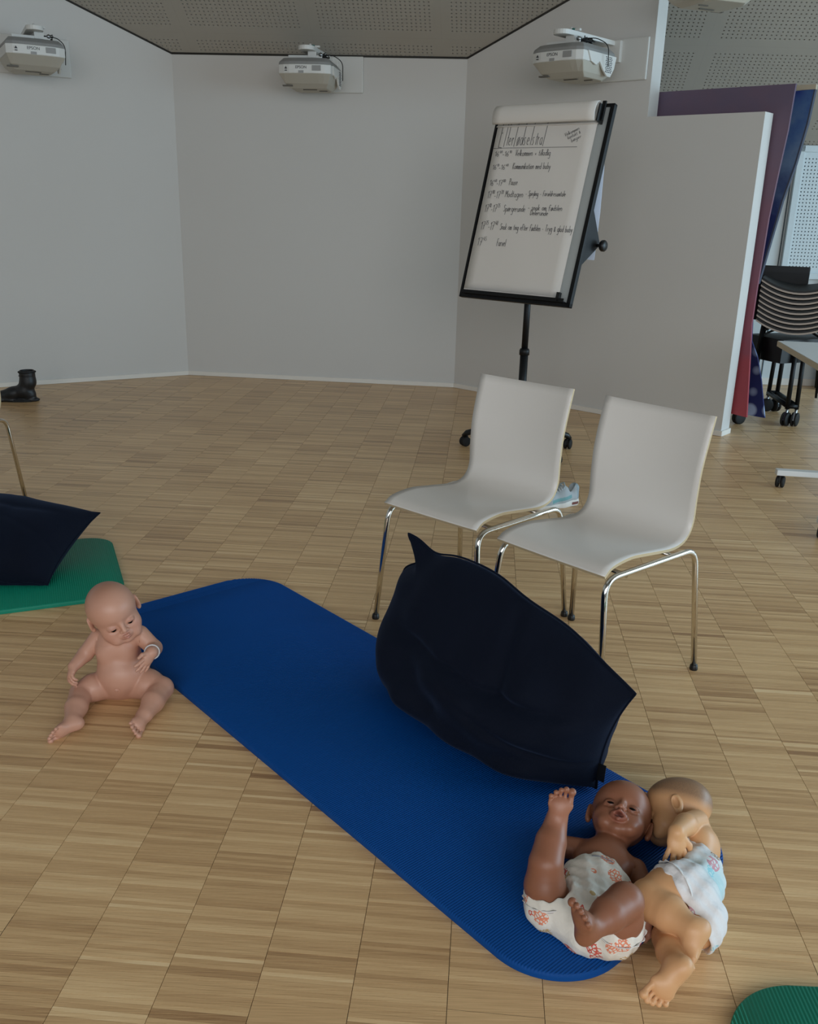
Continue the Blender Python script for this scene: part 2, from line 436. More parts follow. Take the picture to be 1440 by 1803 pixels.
# perforated panel, door joint and board on the far wall
fn = np.array([fd[1], -fd[0]])                    # out of the far wall towards the room
def farp(s, z, off=0.0): return (FW[0] + fd[0] * s + fn[0] * off, FW[1] + fd[1] * s + fn[1] * off, z)
def wall_obj(o, s, z, off):
    """lay a mesh drawn in x,y flat on the far wall"""
    p = farp(s, z, off)
    o.matrix_world = Matrix(((fd[0], 0, -fn[0], p[0]), (fd[1], 0, -fn[1], p[1]), (0, 1, 0, p[2]), (0, 0, 0, 1))); return o
FARW = bpy.data.objects['wall_far']
wp = perforated_panel('perforated_wall_panel', 1.2, .95, 42, 31, .028, .0055)
PANEL_M = mat('pale_perforated_board', (200, 212, 216), .6)
o = link('perforated_panel', wp, PANEL_M, FARW); wall_obj(o, -.15, .95, .035)
mb = MB(); mb.box((0, 0, 0), (1.2, .9, .01)); o = mb.build('panel_backing', CAVITY, FARW); wall_obj(o, .45, 1.425, .018)
mb = MB()
for bx_ in (((-.02, .475), (.05, 1.04)), ((1.22, .475), (.05, 1.04)), ((.6, -.02), (1.29, .05)), ((.6, .97), (1.29, .05))): mb.box((bx_[0][0], bx_[0][1], 0), (bx_[1][0], bx_[1][1], .03))
o = mb.build('panel_frame', PANEL_M, FARW, bevel=.003); wall_obj(o, -.15, .95, .035)
mb = MB(); mb.box((0, 0, 0), (.008, 2.0, .006)); o = mb.build('wall_joint', mat('joint_grey', (70, 84, 92), .7), FARW); wall_obj(o, -.21, 1.0, .003)

# ================================================================== CHAIRS
CH = dict(w=.396, d=.456, hf=.454, hb=.447, ht=.822, lean=.066, fs=.490, ff=.200, fb=.234)
SHELL = mat('white_laminate', (222, 218, 212), .38, coat=.15)
PLY = mat('plywood_edge', (196, 176, 140), .6)
def shell_profile(n_seat=14, n_bend=8, n_back=12):
    """side profile of the shell, from the front edge of the seat to the top of the back: (front, height)"""
    d, hf, hb, ht = CH['d'], CH['hf'], CH['hb'], CH['ht']
    ctrl = [(d / 2 + .004, hf - .012), (d / 2 - .035, hf + .004), (d / 2 - .12, hf + .007), (0.0, hf - .004), (-d / 2 + .10, hb - .010), (-d / 2 + .03, hb + .006), (-d / 2 - .003, hb + .05), (-d / 2 - .012, hb + .13), (-d / 2 - .03, hb + .24), (-d / 2 - CH['lean'], ht)]
    P = [np.array(c) for c in ctrl]; out = []
    P = [2 * P[0] - P[1]] + P + [2 * P[-1] - P[-2]]
    for i in range(1, len(P) - 2):
        for k in range(5):
            t = k / 5; a, b, c, e = P[i - 1:i + 3]
            out.append(.5 * ((2 * b) + (-a + c) * t + (2 * a - 5 * b + 4 * c - e) * t * t + (-a + 3 * b - 3 * c + e) * t ** 3))
    out.append(P[-2]); return out
def build_chair(label, group):
    root = empty('chair'); tag(root, label, 'chair', group)
    prof = shell_profile(); m = len(prof); nx = 17; th = .009
    bm = bmesh.new(); G = [[], []]
    for i, p in enumerate(prof):
        t = i / (m - 1)
        a = prof[min(i + 1, m - 1)] - prof[max(i - 1, 0)]; a = a / np.linalg.norm(a); nrm = np.array([a[1], -a[0]])  # towards the sitter
        nrm = np.array([a[1], -a[0]]) if a[0] < 0 else nrm
        upn = np.array([-a[1], a[0]]) * -1
        w = CH['w'] * (1.0 - .02 * math.sin(math.pi * t)) / 2
        backness = min(1, max(0, (p[1] - CH['hb']) / .2))
        row = [[], []]
        for k in range(nx):
            u = -1 + 2 * k / (nx - 1)
            curve = .028 * (u * u - .33) * backness + .012 * (u * u - .3) * (1 - backness) * (1 - min(1, abs(t - .25) / .3))
            # curve pushes the rim towards the sitter
            N = np.array([a[1], -a[0]])
            q = p + N * curve
            x = w * u
            for s in (0, 1):
                qq = q - N * th * s; row[s].append(bm.verts.new((x, -qq[0], qq[1])))
        G[0].append(row[0]); G[1].append(row[1])
    for i in range(m - 1):
        for k in range(nx - 1):
            f = bm.faces.new((G[0][i][k], G[0][i][k + 1], G[0][i + 1][k + 1], G[0][i + 1][k])); f.smooth = True
            f = bm.faces.new((G[1][i][k], G[1][i + 1][k], G[1][i + 1][k + 1], G[1][i][k + 1])); f.smooth = True
    for i in range(m - 1):
        for k in (0, nx - 1):
            f = bm.faces.new((G[0][i][k], G[0][i + 1][k], G[1][i + 1][k], G[1][i][k])); f.material_index = 1
    for i in (0, m - 1):
        for k in range(nx - 1):
            f = bm.faces.new((G[0][i][k], G[0][i][k + 1], G[1][i][k + 1], G[1][i][k])); f.material_index = 1
    bmesh.ops.recalc_face_normals(bm, faces=bm.faces)
    me = bpy.data.meshes.new('seat_shell'); bm.to_mesh(me); bm.free()
    link('seat_shell', me, (SHELL, PLY), root)
    hw = CH['w'] / 2; r = .0095; z = CH['hf'] - .028
    for s in (-1, 1):
        xf = s * CH['fs'] / 2
        top_f = np.array([s * (hw - .008), -(CH['d'] / 2 - .012), z]); top_b = np.array([s * (hw + .022), CH['d'] / 2 - .01, z - .004])
        ff = np.array([xf * .93, -(CH['ff'] + .035), .012]); fb = np.array([xf, CH['fb'] + .03, .012])
        pts = arc_path([ff, top_f, top_b, fb], .055, 8)
        mb = MB(); mb.tube(pts, r, 14); mb.build('leg_frame', CHROME, root)
        for q in (ff, fb):
            mb = MB(); mb.lathe([(0, 0), (.0125, 0), (.0135, .004), (.012, .016), (.0095, .02), (0, .02)], (q[0], q[1], 0), n=16); mb.build('foot_glide', BLACK, root)
    # cross bars beneath the seat
    for y in (-.12, .12):
        mb = MB(); mb.tube([(-hw + .0, y, z - .010), (-hw + .05, y, z - .008), (hw - .05, y, z - .008), (hw, y, z - .010)], .007, 10); mb.build('cross_bar', CHROME, root)
    return root
def pose_chair(root, x, y, th):
    root.location = (x, y, 0); root.rotation_euler = (0, 0, th)
GC = 'white shell chairs on chromed tube frames'
chR = build_chair('white shell chair on chromed legs, nearest the big navy cushion and right of its twin', GC)
pose_chair(chR, .576, 2.622, -.805)
chL = copy_tree(chR); chL['label'] = 'white shell chair on chromed legs, standing directly in front of the flip chart stand'
pose_chair(chL, .217, 2.974, -.72)
chX = copy_tree(chR); chX['label'] = 'chair cut off by the left edge, only one chromed tube leg showing'
chX.location = (-2.134, 3.92, 0); chX.rotation_euler = (0, 0, math.radians(-10))
# ================================================================== FLIP CHART
fc = empty('flip_chart', (.6535, 5.354, 0)); tag(fc, 'black framed flip chart on a castored pole with a handwritten page', 'flip chart')
cyaw, ctilt, cw, chh = -.695, .284, .733, 1.061; cc = np.array([.639, 5.245, 1.421])
S_ = np.array([math.cos(cyaw), math.sin(cyaw), 0]); N_ = np.array([math.sin(cyaw), -math.cos(cyaw), 0]); U_ = np.array([0, 0, 1]) * math.cos(ctilt) - N_ * math.sin(ctilt); N2 = np.cross(S_, U_)
if N2 @ N_ < 0: N2 = -N2
fo = np.array([.6535, 5.354, 0])
def brd(a, b, n=0.0): return cc + S_ * a + U_ * b + N2 * n - fo
Rb = np.array([S_, U_, N2]).T
def bbox_(mb, a, b, n, sa, sb, sn): return mb.box(brd(a, b, n), (sa, sb, sn), Rb)
mb = MB(); bbox_(mb, 0, 0, -.008, cw - .03, chh - .03, .012)
mb.build('board', mat('whiteboard_grey', (176, 182, 182), .35), fc)
fr = .024
for a, b, sa, sb in ((-cw / 2 + fr / 4, 0, fr * .6, chh), (cw / 2 - fr / 2, 0, fr, chh), (0, -chh / 2 + fr / 2, cw, fr), (0, chh / 2 - fr / 4, cw, fr * .5)):
    mb = MB(); bbox_(mb, a, b, -.004, sa, sb, .03); mb.build('frame_rail', BLACK_METAL, fc, bevel=.003)
# pen tray along the lower edge
mb = MB(); bbox_(mb, .0, -chh / 2 + .022, .022, cw - .06, .006, .03); bbox_(mb, 0, -chh / 2 + .03, .036, cw - .06, .018, .004); mb.build('pen_tray', BLACK_METAL, fc)
mb = MB(); bbox_(mb, cw / 2 - .07, -chh / 2 + .045, .028, .022, .05, .02); mb.build('tray_clip', BLACK, fc, bevel=.002)
# paper pad
PAPER = mat('white_paper', (226, 222, 216), .8)
def paper_sheet(a0, a1, b0, b1, off, curl=0.0, nm='paper_page', m=PAPER, nb=24):
    vs = []; fs = []; n = 10
    for j in range(nb + 1):
        for i in range(n + 1):
            a = a0 + (a1 - a0) * i / n; b = b0 + (b1 - b0) * j / nb
            w = off + curl * (1 - j / nb) ** 2 * (.6 + .4 * math.sin(i * .7)) + .0012 * math.sin(i * 1.3 + j * .4)
            vs.append(brd(a, b, w)); vs.append(brd(a, b, w - .0012))
    def ix(i, j, s): return (j * (n + 1) + i) * 2 + s
    for j in range(nb):
        for i in range(n):
            fs.append((ix(i, j, 0), ix(i + 1, j, 0), ix(i + 1, j + 1, 0), ix(i, j + 1, 0))); fs.append((ix(i, j, 1), ix(i, j + 1, 1), ix(i + 1, j + 1, 1), ix(i + 1, j, 1)))
    for j in range(nb):
        fs.append((ix(0, j, 0), ix(0, j + 1, 0), ix(0, j + 1, 1), ix(0, j, 1))); fs.append((ix(n, j, 0), ix(n, j, 1), ix(n, j + 1, 1), ix(n, j + 1, 0)))
    for i in range(n):
        fs.append((ix(i, 0, 0), ix(i, 0, 1), ix(i + 1, 0, 1), ix(i + 1, 0, 0))); fs.append((ix(i, nb, 0), ix(i + 1, nb, 0), ix(i + 1, nb, 1), ix(i, nb, 1)))
    mb = MB(); mb.add(vs, fs, True); return mb.build(nm, m, fc)
PA0, PA1 = -cw / 2 + .022, cw / 2 - .078
mb = MB(); bbox_(mb, (PA0 + PA1) / 2 - .004, -.01, .003, PA1 - PA0 - .004, chh - .085, .008); mb.build('paper_pad', PAPER, fc)
page = paper_sheet(PA0, PA1, -chh / 2 + .05, chh / 2 - .03, .0105)
# pages rolled forward over the top: a fat soft roll
mb = MB(); prof = []
for k in range(19):
    a = math.radians(-60 + 300 * k / 18); prof.append((math.cos(a) * .044 * (1.0), math.sin(a) * .052))
pts_l = []; nseg = 12
vs = []; fs = []
for i in range(nseg + 1):
    a = PA0 - .004 + (PA1 - PA0 + .012) * i / nseg
    for (pn, pb_) in prof: vs.append(brd(a, chh / 2 - .055 + pb_ * 1.05, .038 + pn * .82))
m_ = len(prof)
for i in range(nseg):
    for k in range(m_ - 1): fs.append((i * m_ + k, i * m_ + k + 1, (i + 1) * m_ + k + 1, (i + 1) * m_ + k))
mb.add(vs, fs, True)
o = mb.build('rolled_pages', PAPER, fc); md = o.modifiers.new('thick', 'SOLIDIFY'); md.thickness = .004; md.offset = 1
# clamp at the top right
mb = MB(); bbox_(mb, PA1 + .018, chh / 2 - .06, .028, .012, .09, .06); mb.build('page_clamp', BLACK, fc, bevel=.003)
mb = MB(); bbox_(mb, PA1 + .028, chh / 2 - .045, .03, .022, .1, .012, ); mb.build('clamp_arm', BLACK_METAL, fc, bevel=.003)
# pages hanging behind the board
mb = MB(); A = brd(cw / 2 - .04, chh / 2 - .12, -.03); Bp = brd(-cw / 2 + .1, chh / 2 - .12, -.03)
vs = []
for (z_, back) in ((0, 0.0), (-.2, .035), (-.42, .06), (-.66, .07)):
    for q in (A, Bp): p = q.copy(); p[2] += z_; p -= np.array([N_[0], N_[1], 0]) * back; p += np.array([N_[0], N_[1], 0]) * (-(-z_) * -.12); vs.append(p)
mb.add(vs, [(0, 1, 3, 2), (2, 3, 5, 4), (4, 5, 7, 6)], True)
o = mb.build('hanging_pages', mat('paper_back', (196, 204, 220), .8), fc); md = o.modifiers.new('thick', 'SOLIDIFY'); md.thickness = .004
# bracket and tilt knob
kb = brd(cw / 2 - .015, -.13, -.03)
mb = MB(); mb.prism([(-.17, 0), (.13, 0), (-.02, .15)], U_, -N2, S_, kb - S_ * .004, .008); mb.build('tilt_bracket', BLACK_METAL, fc)
kk = kb - N2 * .12 - U_ * .03
mb = MB(); mb.cyl(kk, kk + S_ * .03, .008); mb.lathe([(0, 0), (.026, 0), (.03, .006), (.03, .02), (.024, .027), (0, .027)], kk + S_ * .028, S_, 16); mb.build('tilt_knob', BLACK, fc)
# pole and head
topp = brd(-.0, -.28, -.05)
mb = MB(); mb.cyl((0, 0, .1), (0, 0, .60), .024, 20); mb.cyl((0, 0, .60), (0, 0, 1.05), .019, 20); mb.lathe([(.0195, 0), (.03, .004), (.03, .03), (.025, .04), (.019, .042)], (0, 0, .585)); mb.build('pole', BLACK_METAL, fc)
mb = MB(); mb.cyl((0, 0, 1.03), tuple(topp), .018, 12); bbox_(mb, 0, -.2, -.028, .12, .5, .02); mb.build('pole_head', BLACK_METAL, fc)
mb = MB(); mb.lathe([(0, .07), (.05, .075), (.06, .09), (.055, .12), (.028, .14), (.026, .16)], (0, 0, 0)); mb.build('base_hub', BLACK, fc)
def caster(parent, p, ang, r=.027, hgt=.062, m=BLACK, wheel=RUBBER, name='castor', steel=False):
    mb = MB(); d = np.array([math.cos(ang), math.sin(ang), 0]); s = np.array([-d[1], d[0], 0]); p = np.array(p, float)
    for k in (-1, 1): mb.lathe([(0, -.008), (r * .8, -.009), (r, -.005), (r, .005), (r * .8, .009), (0, .008)], p + s * k * .013 + np.array([0, 0, r]), s, 18)
    o = mb.build(name, wheel, parent)
    mb = MB(); mb.tube([p + np.array([0, 0, r]), p + np.array([0, 0, hgt])], [.012, .009], 8); mb.prism([(-r * .8, r * .9), (r * .8, r * .9), (r * .3, r * 2.1), (-r * .6, r * 2.1)], d, (0, 0, 1), s, p - s * .005, .01); mb.build('fork', STEEL if steel else m, o)
    return o
for k in range(5):
    a = math.radians(18 + 72 * k); d = np.array([math.cos(a), math.sin(a), 0]); L = .335
    mb = MB(); mb.tube([d * .03 + [0, 0, .105], d * .15 + [0, 0, .112], d * (L - .06) + [0, 0, .102], d * (L - .01) + [0, 0, .085], d * (L + .012) + [0, 0, .062]], [.024, .022, .019, .018, .014], 10)
    mb.build('base_arm', BLACK, fc); caster(fc, d * L, a + .8, r=.031, hgt=.07)
# handwriting: real ink strokes lying on the page
INK = mat('black_ink', (66, 66, 72), .7)
class Strokes:
    def __init__(s): s.mb = MB()
    def line(s, pts, w=.0022):
        w = w * .56
        for (a0, b0), (a1, b1) in zip(pts[:-1], pts[1:]):
            dx, dy = a1 - a0, b1 - b0; L = math.hypot(dx, dy) + 1e-9; px_, py_ = -dy / L * w, dx / L * w
            P = [brd(a0 + px_, b0 + py_, .0134), brd(a0 - px_, b0 - py_, .0134), brd(a1 - px_, b1 - py_, .0134), brd(a1 + px_, b1 + py_, .0134)]
            Q = [p - N2 * .0006 for p in P]
            s.mb.add(P + Q, [(0, 1, 2, 3), (0, 4, 5, 1), (1, 5, 6, 2), (2, 6, 7, 3), (3, 7, 4, 0)])
# single stroke letters on a unit box: x 0..1, baseline 0, x-height 1, ascender 2, descender -1
def _arc(cx, cy, rx, ry, a0, a1, n=7): return [(cx + rx * math.cos(math.radians(a0 + (a1 - a0) * k / n)), cy + ry * math.sin(math.radians(a0 + (a1 - a0) * k / n))) for k in range(n + 1)]
_O = _arc(.4, .5, .38, .5, 90, 450, 10)
GL = {
 'a': [_arc(.38, .45, .36, .45, 60, 360, 8), [(.74, .95), (.74, 0), (.9, .05)]], 'b': [[(.05, 2), (.05, 0)], _arc(.4, .45, .36, .47, 150, -170, 9)],
 'c': [_arc(.4, .5, .38, .5, 50, 310, 8)], 'd': [_arc(.38, .45, .36, .45, 30, 340, 9), [(.74, 2), (.74, 0)]], 'e': [[(.04, .5), (.74, .55)] + _arc(.4, .5, .36, .48, 10, 310, 8)],
 'f': [_arc(.5, 1.6, .3, .4, 20, 180, 5) + [(.2, -.1)], [(-.05, 1), (.6, 1)]], 'g': [_O, [(.76, 1), (.76, -.6)] + _arc(.4, -.6, .36, .4, 0, -160, 5)], 'h': [[(.05, 2), (.05, 0)], [(.05, .6)] + _arc(.4, .6, .33, .4, 150, 0, 5) + [(.73, 0)]],
 'i': [[(.1, 1), (.1, 0)], [(.1, 1.45), (.12, 1.55)]], 'j': [[(.3, 1), (.3, -.7), (0, -.9)]], 'k': [[(.05, 2), (.05, 0)], [(.65, 1), (.06, .45), (.7, 0)]], 'l': [[(.1, 2), (.1, 0)]],
 'm': [[(.05, 1), (.05, 0)], [(.05, .7)] + _arc(.27, .7, .2, .3, 150, 0, 4) + [(.47, 0)], [(.47, .7)] + _arc(.7, .7, .2, .3, 150, 0, 4) + [(.9, 0)]], 'n': [[(.05, 1), (.05, 0)], [(.05, .6)] + _arc(.38, .6, .32, .4, 150, 0, 5) + [(.7, 0)]],
 'o': [_O], 'p': [[(.05, 1), (.05, -1)], _arc(.4, .5, .36, .48, 150, -150, 9)], 'r': [[(.05, 1), (.05, 0)], [(.05, .6), (.3, .95), (.6, .95)]], 's': [[(.65, .9), (.3, 1), (.08, .75), (.6, .35), (.4, 0), (.02, .08)]],
 't': [[(.25, 1.7), (.25, .15), (.5, 0)], [(0, 1.05), (.55, 1.1)]], 'u': [[(.05, 1), (.05, .3)] + _arc(.38, .3, .32, .3, 180, 340, 5), [(.72, 1), (.72, 0)]], 'v': [[(0, 1), (.32, 0), (.65, 1)]], 'y': [[(0, 1), (.35, .1)], [(.7, 1), (.25, -.9), (0, -.9)]],
 'z': [[(.05, 1), (.65, 1), (.05, 0), (.7, 0)]], 'ø': [_O, [(.05, -.1), (.75, 1.1)]], 'æ': [_arc(.3, .45, .28, .45, 60, 360, 7), [(.6, .9), (.6, 0)], [(.6, .5), (1.1, .55)] + _arc(.85, .5, .28, .45, 20, 310, 7)], '-': [[(.1, .6), (.6, .62)]], '+': [[(.1, .5), (.7, .5)], [(.4, .85), (.4, .15)]],
 '&': [[(.8, 0), (.2, 1.2), (.4, 1.6), (.55, 1.2), (.05, .4), (.3, 0), (.8, .6)]], '.': [[(.1, 0), (.14, .06)]], ':': [[(.1, .1), (.12, .2)], [(.1, .8), (.12, .9)]], 'E': [[(.8, 2), (.1, 2), (.05, 0), (.8, 0)], [(.08, 1), (.6, 1)]],
 'V': [[(0, 2), (.4, 0), (.85, 2)]], 'K': [[(.08, 2), (.05, 0)], [(.8, 2), (.1, .9), (.85, 0)]], 'P': [[(.08, 2), (.05, 0)], _arc(.3, 1.5, .45, .5, 110, -110, 7)], 'M': [[(.02, 0), (.1, 2), (.5, .8), (.9, 2), (.95, 0)]], 'S': [[(.8, 1.7), (.45, 2), (.1, 1.6), (.75, .6), (.5, -.1), (0, .1)]],
 'D': [[(.08, 2), (.05, 0)], _arc(.1, 1, .75, 1, 90, -90, 8)], 'F': [[(.85, 2), (.1, 2), (.05, 0)], [(.08, 1), (.6, 1)]], 'T': [[(0, 2), (.95, 2)], [(.45, 2), (.42, 0)]], '1': [[(.0, 1.5), (.3, 2), (.28, 0)]], '6': [[(.6, 2), (.1, 1), (.08, .4)] + _arc(.4, .45, .32, .45, 180, 520, 8)],
 '7': [[(.02, 2), (.75, 2), (.35, 0)], [(.2, 1), (.7, 1)]], '0': [_arc(.4, 1, .34, 1, 90, 450, 10)], '2': [_arc(.38, 1.5, .34, .5, 150, -30, 5) + [(.05, 0), (.8, 0)]], '3': [_arc(.35, 1.5, .32, .48, 140, -90, 5) + _arc(.35, .5, .36, .5, 90, -140, 6)], '4': [[(.5, 2), (.05, .7), (.8, .7)], [(.6, 1.1), (.6, 0)]], '5': [[(.75, 2), (.15, 2), (.12, 1.1)] + _arc(.35, .6, .36, .55, 110, -140, 6)],
 'B': [[(.08, 2), (.05, 0)], _arc(.2, 1.5, .45, .5, 90, -90, 5) + _arc(.2, .5, .5, .5, 90, -90, 5)]}
rj = random.Random(3)
def write(st, txt, a, b, xh, wx=None, w=.0017, ang=0.0, gap=.28):
    wx = wx or xh; x = 0.0; ca, sa = math.cos(ang), math.sin(ang); up = 0
    for ch in txt:
        if ch == ' ': x += wx * .95; continue
        if ch == '^': up = 1; continue
        if ch == '_': up = 0; continue
        k = .5 if up else 1.0; lift = xh * 1.3 if up else 0
        g = GL.get(ch)
        if g is None: x += wx; continue
        mxx = max(p[0] for s in g for p in s); jy = rj.uniform(-.06, .06)
        for s in g:
            P = []
            for (u, v) in s:
                X = x + (u + .12 * v * 0) * wx * k; Y = lift + (v + jy) * xh * k
                P.append((a + X * ca - Y * sa, b + X * sa + Y * ca))
            st.line(P, w * (.8 if up else 1))
        x += (mxx + gap) * wx * k
    return x
def page_ab(px, py):
    """photo pixel -> place on the page (only used to read the lettering's layout off the photo)"""
    r = ray(px, py); o_ = np.array([0, 0, EYE]); t = (cc - o_) @ N2 / (r @ N2); q = o_ + r * t - cc
    return q @ S_, q @ U_
st = Strokes()
def wr(px, py, txt, xh, wx, w=.0017, px1=None, ang=0.0):
    a, b = page_ab(px, py)
    if px1 is not None:     # stretch to the width it has on the page
        a1, _ = page_ab(px1, py)
        t = Strokes(); L = write(t, txt, 0, 0, xh, wx, w)
        wx = wx * (a1 - a) / L
    write(st, txt, a, b, xh, wx, w, ang)
# title with its long drawn-out uprights
a0, b0 = page_ab(880, 258); a1, _ = page_ab(968, 254)
title = 'Efterfødselstræf'.replace('æ', 'a'); tw = (a1 - a0) / 15.2
X = a0; xh = .042
for ch in title:
    wch = {'E': 1.5, 'f': .8, 't': .6, 'l': .5, 'r': .7}.get(ch, 1.0) * tw
    tall = .138
    if ch == 'E': st.line([(X + wch * .8, b0 + tall * .95), (X + .1 * wch, b0 + tall * .93), (X - .0 * wch, b0 - .01), (X + wch * .7, b0 - .012)], .0024); st.line([(X + .1 * wch, b0 + tall * .5), (X + .4 * wch, b0 + tall * .51)], .002)
    elif ch == 'f': st.line([(X + wch * .95, b0 + tall * .88), (X + wch * .75, b0 + tall), (X + wch * .35, b0 + tall * .93), (X + wch * .1, b0 - .008)], .0022)
    elif ch == 't': st.line([(X + wch * .5, b0 + (tall * .95 if X < a0 + tw * 4 else xh * 1.5)), (X + wch * .3, b0)], .0022); st.line([(X, b0 + xh), (X + wch * .8, b0 + xh * 1.05)], .0018)
    elif ch == 'l': st.line([(X + wch * .7, b0 + tall), (X + wch * .3, b0)], .0022)
    elif ch == 'd':
        for s in GL['ø'][:1]: st.line([(X + u * wch * .8, b0 + v * xh) for u, v in s], .0018)
        st.line([(X + wch * .9, b0 + tall), (X + wch * .75, b0)], .0022)
    else:
        for s in GL[ch]: st.line([(X + u * wch * .8, b0 + v * xh) for u, v in s], .002)
    X += wch * 1.02
st.line([page_ab(870, 263), page_ab(900, 262), page_ab(960, 261), page_ab(1018, 260)], .0016)
for args in [(997, 242, 'Velkommen', .010, .010, .0012, 1022, .42), (1002, 247, 'kontakt &', .010, .010, .0012, 1024, .42), (1008, 252, 'bøger', .010, .010, .0012, 1026, .42)]:
    wr(*args[:6], px1=args[6], ang=args[7])
XH = .017
wr(873, 277, '16^00_-16^10', XH * .8, XH * .8, px1=902); wr(909, 276, 'Velkommen + tilladlig', XH, XH, px1=971)
wr(869, 300, '16^10_-16^40', XH * .8, XH * .8, px1=896); wr(904, 299, 'Kommunikation med baby', XH, XH, px1=971)
wr(864, 328, '16^40_-17^00', XH * .9, XH, px1=891); wr(898, 327, 'Pause', XH * 1.05, XH, px1=913)
wr(860, 350, '17^00_-17^20', XH * 1.15, XH, px1=887); wr(891, 348, 'Modtagen', XH * 1.05, XH, px1=923); wr(927, 346, '- Spejling - forældresamtale', XH * .85, XH, px1=998)
wr(855, 374, '17^10_-17^25', XH * 1.2, XH, px1=881); wr(888, 373, 'Spørgerunde', XH * 1.05, XH, px1=927); wr(931, 371, '- snak om fødslen', XH * .9, XH, .002, px1=992); wr(935, 380, 'Delerunde', XH * .85, XH, .002, px1=967)
wr(848, 405, '17^25_-17^40', XH * 1.3, XH, px1=877); wr(882, 405, 'Snak om ting efter fødslen - Tryg & glad baby', XH * 1.0, XH, px1=1011)
wr(842, 433, '17^45', XH * 1.3, XH, px1=857); wr(876, 434, 'Farvel', XH * 1.2, XH, px1=892)
st.mb.build('handwriting', INK, fc)

# ================================================================== PROJECTORS
P_WHITE = mat('projector_white', (214, 214, 210), .45); P_GREY = mat('projector_grey_top', (140, 140, 138), .5); P_BASE = mat('projector_beige_base', (184, 180, 168), .6); P_LIGHT = mat('bracket_white', (206, 206, 202), .4)
LOGO = mat('logo_dark', (50, 50, 54), .6); TEAL = mat('teal_plastic', (40, 110, 104), .5); VENT = mat('vent_grey', (150, 150, 148), .6)
def text_mesh(body, size, m, parent, loc, name='lettering', depth=.0004):
    cu = bpy.data.curves.new('t', 'FONT'); cu.body = body; cu.size = size; cu.align_x = 'CENTER'; cu.extrude = depth
    t = bpy.data.objects.new('t', cu); COL.objects.link(t)
    dg = bpy.context.evaluated_depsgraph_get(); me = bpy.data.meshes.new_from_object(t.evaluated_get(dg)); bpy.data.objects.remove(t); bpy.data.curves.remove(cu)
    o = link(name, me, m, parent); o.location = loc; o.rotation_euler = (math.pi / 2, 0, 0); return o
def build_projector(label):
    """local axes: x along the wall, -y out of the wall, z up; origin on the wall under the arm"""
    r = empty('projector'); tag(r, label, 'projector', 'short throw projectors on wall arms')
    mb = MB(); mb.box((.03, -.012, .02), (.50, .022, .25)); mb.build('wall_plate', P_LIGHT, r, bevel=.008)
    mb = MB(); mb.box((.03, -.03, .07), (.13, .04, .13)); mb.build('arm_socket', P_WHITE, r, bevel=.006)
    # arm: flat beam with a rounded end
    prof = [(-.055, -.02), (-.085, -.55)] + [(-.03 + .055 * math.cos(math.radians(180 + 180 * k / 10)), -.55 + .055 * math.sin(math.radians(180 + 180 * k / 10))) for k in range(1, 10)] + [(.025, -.55), (.055, -.02)]
    mb = MB(); mb.prism([(x, y) for x, y in prof], (1, 0, 0), (0, 1, 0), (0, 0, 1), (0.0, 0, .105), .028); mb.build('arm', P_WHITE, r, bevel=.004)
    mb = MB(); mb.cyl((.0, -.47, .133), (.0, -.47, .15), .012); mb.build('arm_cap', TEAL, r)
    mb = MB(); mb.box((0.03, -.47, .14), (.035, .02, .012)); mb.build('adjuster', P_LIGHT, r); mb = MB(); mb.cyl((-.02, -.47, .133), (-.02, -.47, .158), .008); mb.build('adjuster_screw', P_LIGHT, r)
    mb = MB(); mb.box((-.05, -.50, .072), (.24, .012, .018)); mb.box((-.05, -.36, .072), (.24, .012, .018)); mb.box((0, -.43, .085), (.06, .16, .04)); mb.build('mount_bracket', P_LIGHT, r, bevel=.002)
    mb = MB(); mb.cyl((.06, -.51, .085), (.06, -.49, .085), .013, 14); mb.build('bracket_knob', STEEL, r)
    mb = MB()
    rc = random.Random(5)
    for k in range(7):
        p = [(.05 + rc.uniform(-.02, .05), -.44 + rc.uniform(-.05, .08), .07 + rc.uniform(0, .03)) for _ in range(4)]; mb.tube(arc_path(p, .03, 4), .0035, 6)
    mb.tube(arc_path([(.03, -.42, .08), (.12, -.42, .1), (.19, -.36, .06), (.185, -.34, -.06)], .04, 5), .003, 6)
    mb.build('cables', RUBBER, r)
    # body: stacked rounded outlines (front edge bows outwards)
    def outline(w, y0, y1, inset, bow, n=9, cut=.06):
        pts = []
        for k in range(n + 1):
            t = k / n; x = -w / 2 + inset + (w - 2 * inset) * t; pts.append((x, y0 + inset - bow * (1 - (2 * t - 1) ** 4)))
        pts += [(w / 2 - inset, y0 + inset + cut), (w / 2 - inset, y1 - cut - inset), (w / 2 - inset - cut * .6, y1 - inset), (-w / 2 + inset + cut * .6, y1 - inset), (-w / 2 + inset, y1 - cut - inset), (-w / 2 + inset, y0 + inset + cut)]
        return pts
    W = .37; Y0 = -.57; Y1 = -.13; cx = -.04
    def loft(name, levels, m):
        mb = MB(); vs = []; n = None
        for (z, ins, bow, ysh) in levels:
            o_ = outline(W, Y0 + ysh, Y1, ins, bow); n = len(o_); vs += [(x + cx, y, z) for x, y in o_]
        fs = []
        for i in range(len(levels) - 1):
            for k in range(n): fs.append((i * n + k, i * n + (k + 1) % n, (i + 1) * n + (k + 1) % n, (i + 1) * n + k))
        fs += [tuple(range(n))[::-1], tuple(range((len(levels) - 1) * n, len(levels) * n))]
        mb.add(vs, fs); return mb.build(name, m, r, bevel=.003, seg=1)
    loft('housing_top', [(.012, 0, .035, 0), (.03, .004, .035, 0), (.058, .03, .02, 0)], P_GREY)
    loft('front_band', [(-.045, .0, .035, 0), (.012, 0, .036, 0)], P_WHITE)
